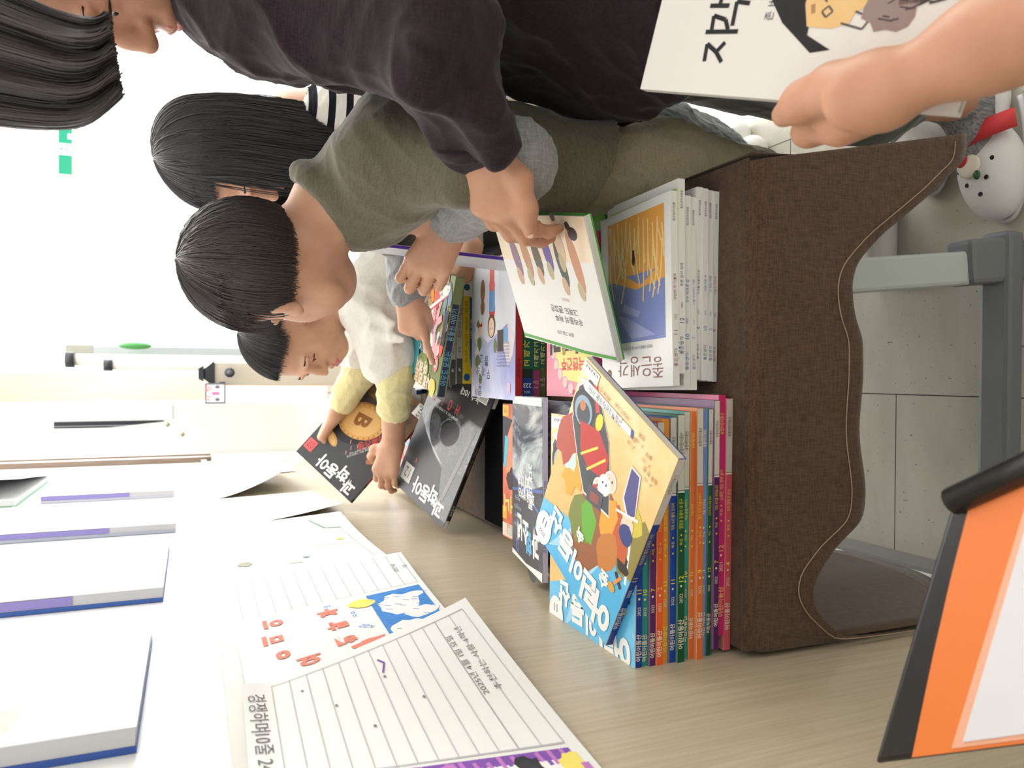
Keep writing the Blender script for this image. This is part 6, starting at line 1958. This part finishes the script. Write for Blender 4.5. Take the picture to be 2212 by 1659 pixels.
# little framed notice on a stand, pink band and lettering
nA, nB, nC = at(443, 872, 2.66), at(443, 828, 2.66), at(488, 872, 2.66)
nt_ = empty('notice_board', (float(nA[0]) + .05, float(nA[1]), 0), 'small framed notice with a pink band and red lettering beside the folded table', 'notice')
nw, nh = float(nB[0] - nA[0]), float(nA[2] - nC[2])
solid('frame', (float(nA[0]), float(nA[1]), float(nA[2]) - nh), (float(nA[0]) + nw, float(nA[1]) + .02, float(nA[2])), mat((110, 114, 124), .5), nt_)
pan = solid('panel', (float(nA[0]) + .005, float(nA[1]) - .002, float(nA[2]) - nh + .005), (float(nA[0]) + nw - .005, float(nA[1]), float(nA[2]) - .005), mat((250, 250, 250), .6), nt_)
p = Print((float(nA[0]), float(nA[1]) - .002, float(nA[2]) - nh), (1, 0, 0), (0, 0, 1), (0, -1, 0))
for q, t in enumerate('사랑'): p.text(nw * (.25 + .5 * q), nh * .84, .026, t, mat((220, 130, 140), .6), bold=.02)
p.rect(nw * .42, nh * .30, nw * .58, nh * .66, mat((240, 120, 170), .6)); p.ell(nw * .2, nh * .40, .006, .008, mat((120, 110, 130), .6)); p.ell(nw * .82, nh * .40, .006, .008, mat((120, 110, 130), .6))
p.build('notice_print', pan)
solid('sheet', (float(nA[0]) + .01, float(nA[1]) - .004, float(nA[2]) - nh - .35), (float(nA[0]) + nw - .01, float(nA[1]), float(nA[2]) - nh), mat((250, 250, 250), .6), nt_)
pz = MB(); pz.abox((float(nA[0]) + nw * .45, float(nA[1]) + .005, .02), (float(nA[0]) + nw * .55, float(nA[1]) + .018, float(nA[2]) - nh), m_pale); pz.abox((float(nA[0]), float(nA[1]) - .08, 0), (float(nA[0]) + nw, float(nA[1]) + .1, .02), m_pale); pz.build('stand', nt_)
# door leaf in pinkish wood on the far wall
m_pink = wood_mat('pinkish_wood', (206, 176, 158), (222, 194, 176), (20, 20, .6), 12, .5, .3)
dA, dB = on(150, 868, 1, 5.46), on(150, 806, 1, 5.46)
d1 = empty('door_1', (float((dA[0] + dB[0]) / 2), 5.47, 0), None, None); struct(d1)
solid('door_leaf', (float(dA[0]), 5.44, .0), (float(dB[0]), 5.495, 2.5), m_pink, d1, .003)
solid('door_frame', (float(dA[0]) - .05, 5.455, .0), (float(dA[0]) - .004, 5.497, 2.35), m_white, d1)
# tall air conditioner by the partition
aA, aB = at(100, 924, 3.9), at(100, 872, 3.9)
ac = empty('air_conditioner', (float((aA[0] + aB[0]) / 2), float(aA[1]) + .2, 0), 'tall white air conditioner with a dark air outlet slot behind the wood panel', 'air conditioner')
zt = float(at(348, 900, 3.9)[2])
solid('cabinet', (float(aA[0]) - .16, float(aA[1]), .0), (float(aB[0]), float(aA[1]) + .38, 1.95), mat((242, 242, 240), .4, .4), ac, .02)
sl = MB(); xs0 = float(at(100, 926, 3.9)[0]); xs1 = float(at(100, 912, 3.9)[0]); sl.add([(xs0, float(aA[1]) - .003, 1.9), (xs1, float(aA[1]) - .003, 1.9), (xs1, float(aA[1]) - .003, zt), (xs1 - .006, float(aA[1]) - .003, zt - .01), (xs0, float(aA[1]) - .003, zt + .25)], [(0, 1, 2, 3, 4)], mat((40, 44, 52), .6)); sl.build('outlet_slot', ac)
solid('panel_trim', (xs1 + .002, float(aA[1]) - .006, zt - .05), (float(aB[0]) - .01, float(aA[1]), 1.9), mat((232, 236, 238), .4), ac, .003)
# green exit sign over the far door
e0, e1_ = at(120, 382, 4.6), at(162, 282, 4.6)
ex = empty('exit_sign', (float((e0[0] + e1_[0]) / 2), float(e0[1]), float(e0[2])), 'green exit sign with a white running figure, high on the far side', 'sign')
xw, zh = float(e1_[0] - e0[0]) + .10, float(e0[2] - e1_[2])
hx, hz, hy = float(e0[0]), float(e1_[2]), float(e0[1])
solid('housing', (hx, hy, hz), (hx + xw, hy + .05, hz + zh), mat((150, 152, 150), .5), ex, .004)
m_grn, nt, b = nodes_mat('lit_green', .4); b.inputs['Base Color'].default_value = (*lin((24, 130, 100)), 1); b.inputs['Emission Color'].default_value = (*lin((20, 190, 150)), 1); b.inputs['Emission Strength'].default_value = .15
m_lit, nt, b = nodes_mat('lit_white', .4); b.inputs['Base Color'].default_value = (.9, .9, .9, 1); b.inputs['Emission Color'].default_value = (1, 1, 1, 1); b.inputs['Emission Strength'].default_value = 1.6
fc = solid('face', (hx + .008, hy - .002, hz + .014), (hx + xw - .008, hy, hz + zh - .008), m_lit, ex)
p = Print((hx, hy - .002, hz), (1, 0, 0), (0, 0, 1), (0, -1, 0))
p.rect(xw * .05, zh * .18, xw * .36, zh * .86, m_grn); p.rect(xw * .54, zh * .18, xw * .95, zh * .86, m_grn)
p.ell(xw * .455, zh * .70, zh * .07, zh * .07, m_grn, 14); p.line([(xw * .45, zh * .60), (xw * .44, zh * .42), (xw * .48, zh * .30), (xw * .46, zh * .18)], zh * .07, m_grn); p.line([(xw * .44, zh * .42), (xw * .40, zh * .30), (xw * .38, zh * .20)], zh * .06, m_grn); p.line([(xw * .41, zh * .56), (xw * .47, zh * .56), (xw * .50, zh * .46)], zh * .05, m_grn)
p.rect(xw * .62, zh * .24, xw * .70, zh * .40, m_lit)
p.build('sign_print', fc)
cdn = MB(); cdn.tube([(hx + xw * .3, hy + .025, hz + zh), (hx + xw * .3, hy + .025, 2.6)], .006, m_al, 8); cdn.tube([(hx + xw * .7, hy + .025, hz + zh), (hx + xw * .7, hy + .025, 2.6)], .006, m_al, 8); cdn.build('hanger', ex)
# brass peg ornament and cream tray on the partition's end
gA = at(381, 968, 2.95)
pg = empty('letter_tray', (float(gA[0]), float(gA[1]), float(gA[2])), 'cream letter tray with a brass peg at the end of the partition', 'tray')
pgx = MB(); pgx.tube([at(392, 976, 2.95), at(378, 976, 2.95)], .012, mat((150, 130, 84), .35, .5), 12); pgx.tube([at(378, 976, 2.95), at(372, 976, 2.95)], [.018, .003], mat((140, 128, 90), .35, .5), 4); pgx.build('brass_peg', pg)
ta, tb_ = at(405, 988, 2.99), at(225, 966, 2.99)
solid('tray', (WX - .02, 3.0195, float(ta[2])), (float(tb_[0]), float(ta[1]) + .12, float(tb_[2])), mat((242, 230, 200), .6), pg, .003)
for q, (px, py) in enumerate(((394, 938), (362, 917))):
    o = at(px, py, 3.6)
    oo = MB(); r = .013; oo.add([o + np.array([r, 0, 0]), o + np.array([0, 0, r]), o - np.array([r, 0, 0]), o - np.array([0, 0, r]), o + np.array([0, r, 0]), o - np.array([0, r, 0])], [(0, 1, 4), (1, 2, 4), (2, 3, 4), (3, 0, 4), (1, 0, 5), (2, 1, 5), (3, 2, 5), (0, 3, 5)], mat((150, 144, 116), .4, .5))
    oo.tube([o + np.array([0, 0, r]), np.array([o[0], o[1], 2.6])], .0006, mat((230, 230, 230), .6), 5)
    tag(oo.build('hanging_ornament'), ('small olive hanging ornament nearer the brass peg', 'small olive hanging ornament nearer the air conditioner')[q], 'ornament', 'hanging ornaments')
for o in [o for o in SC.objects if o.name.startswith('lettering')]:
    bpy.data.objects.remove(o)
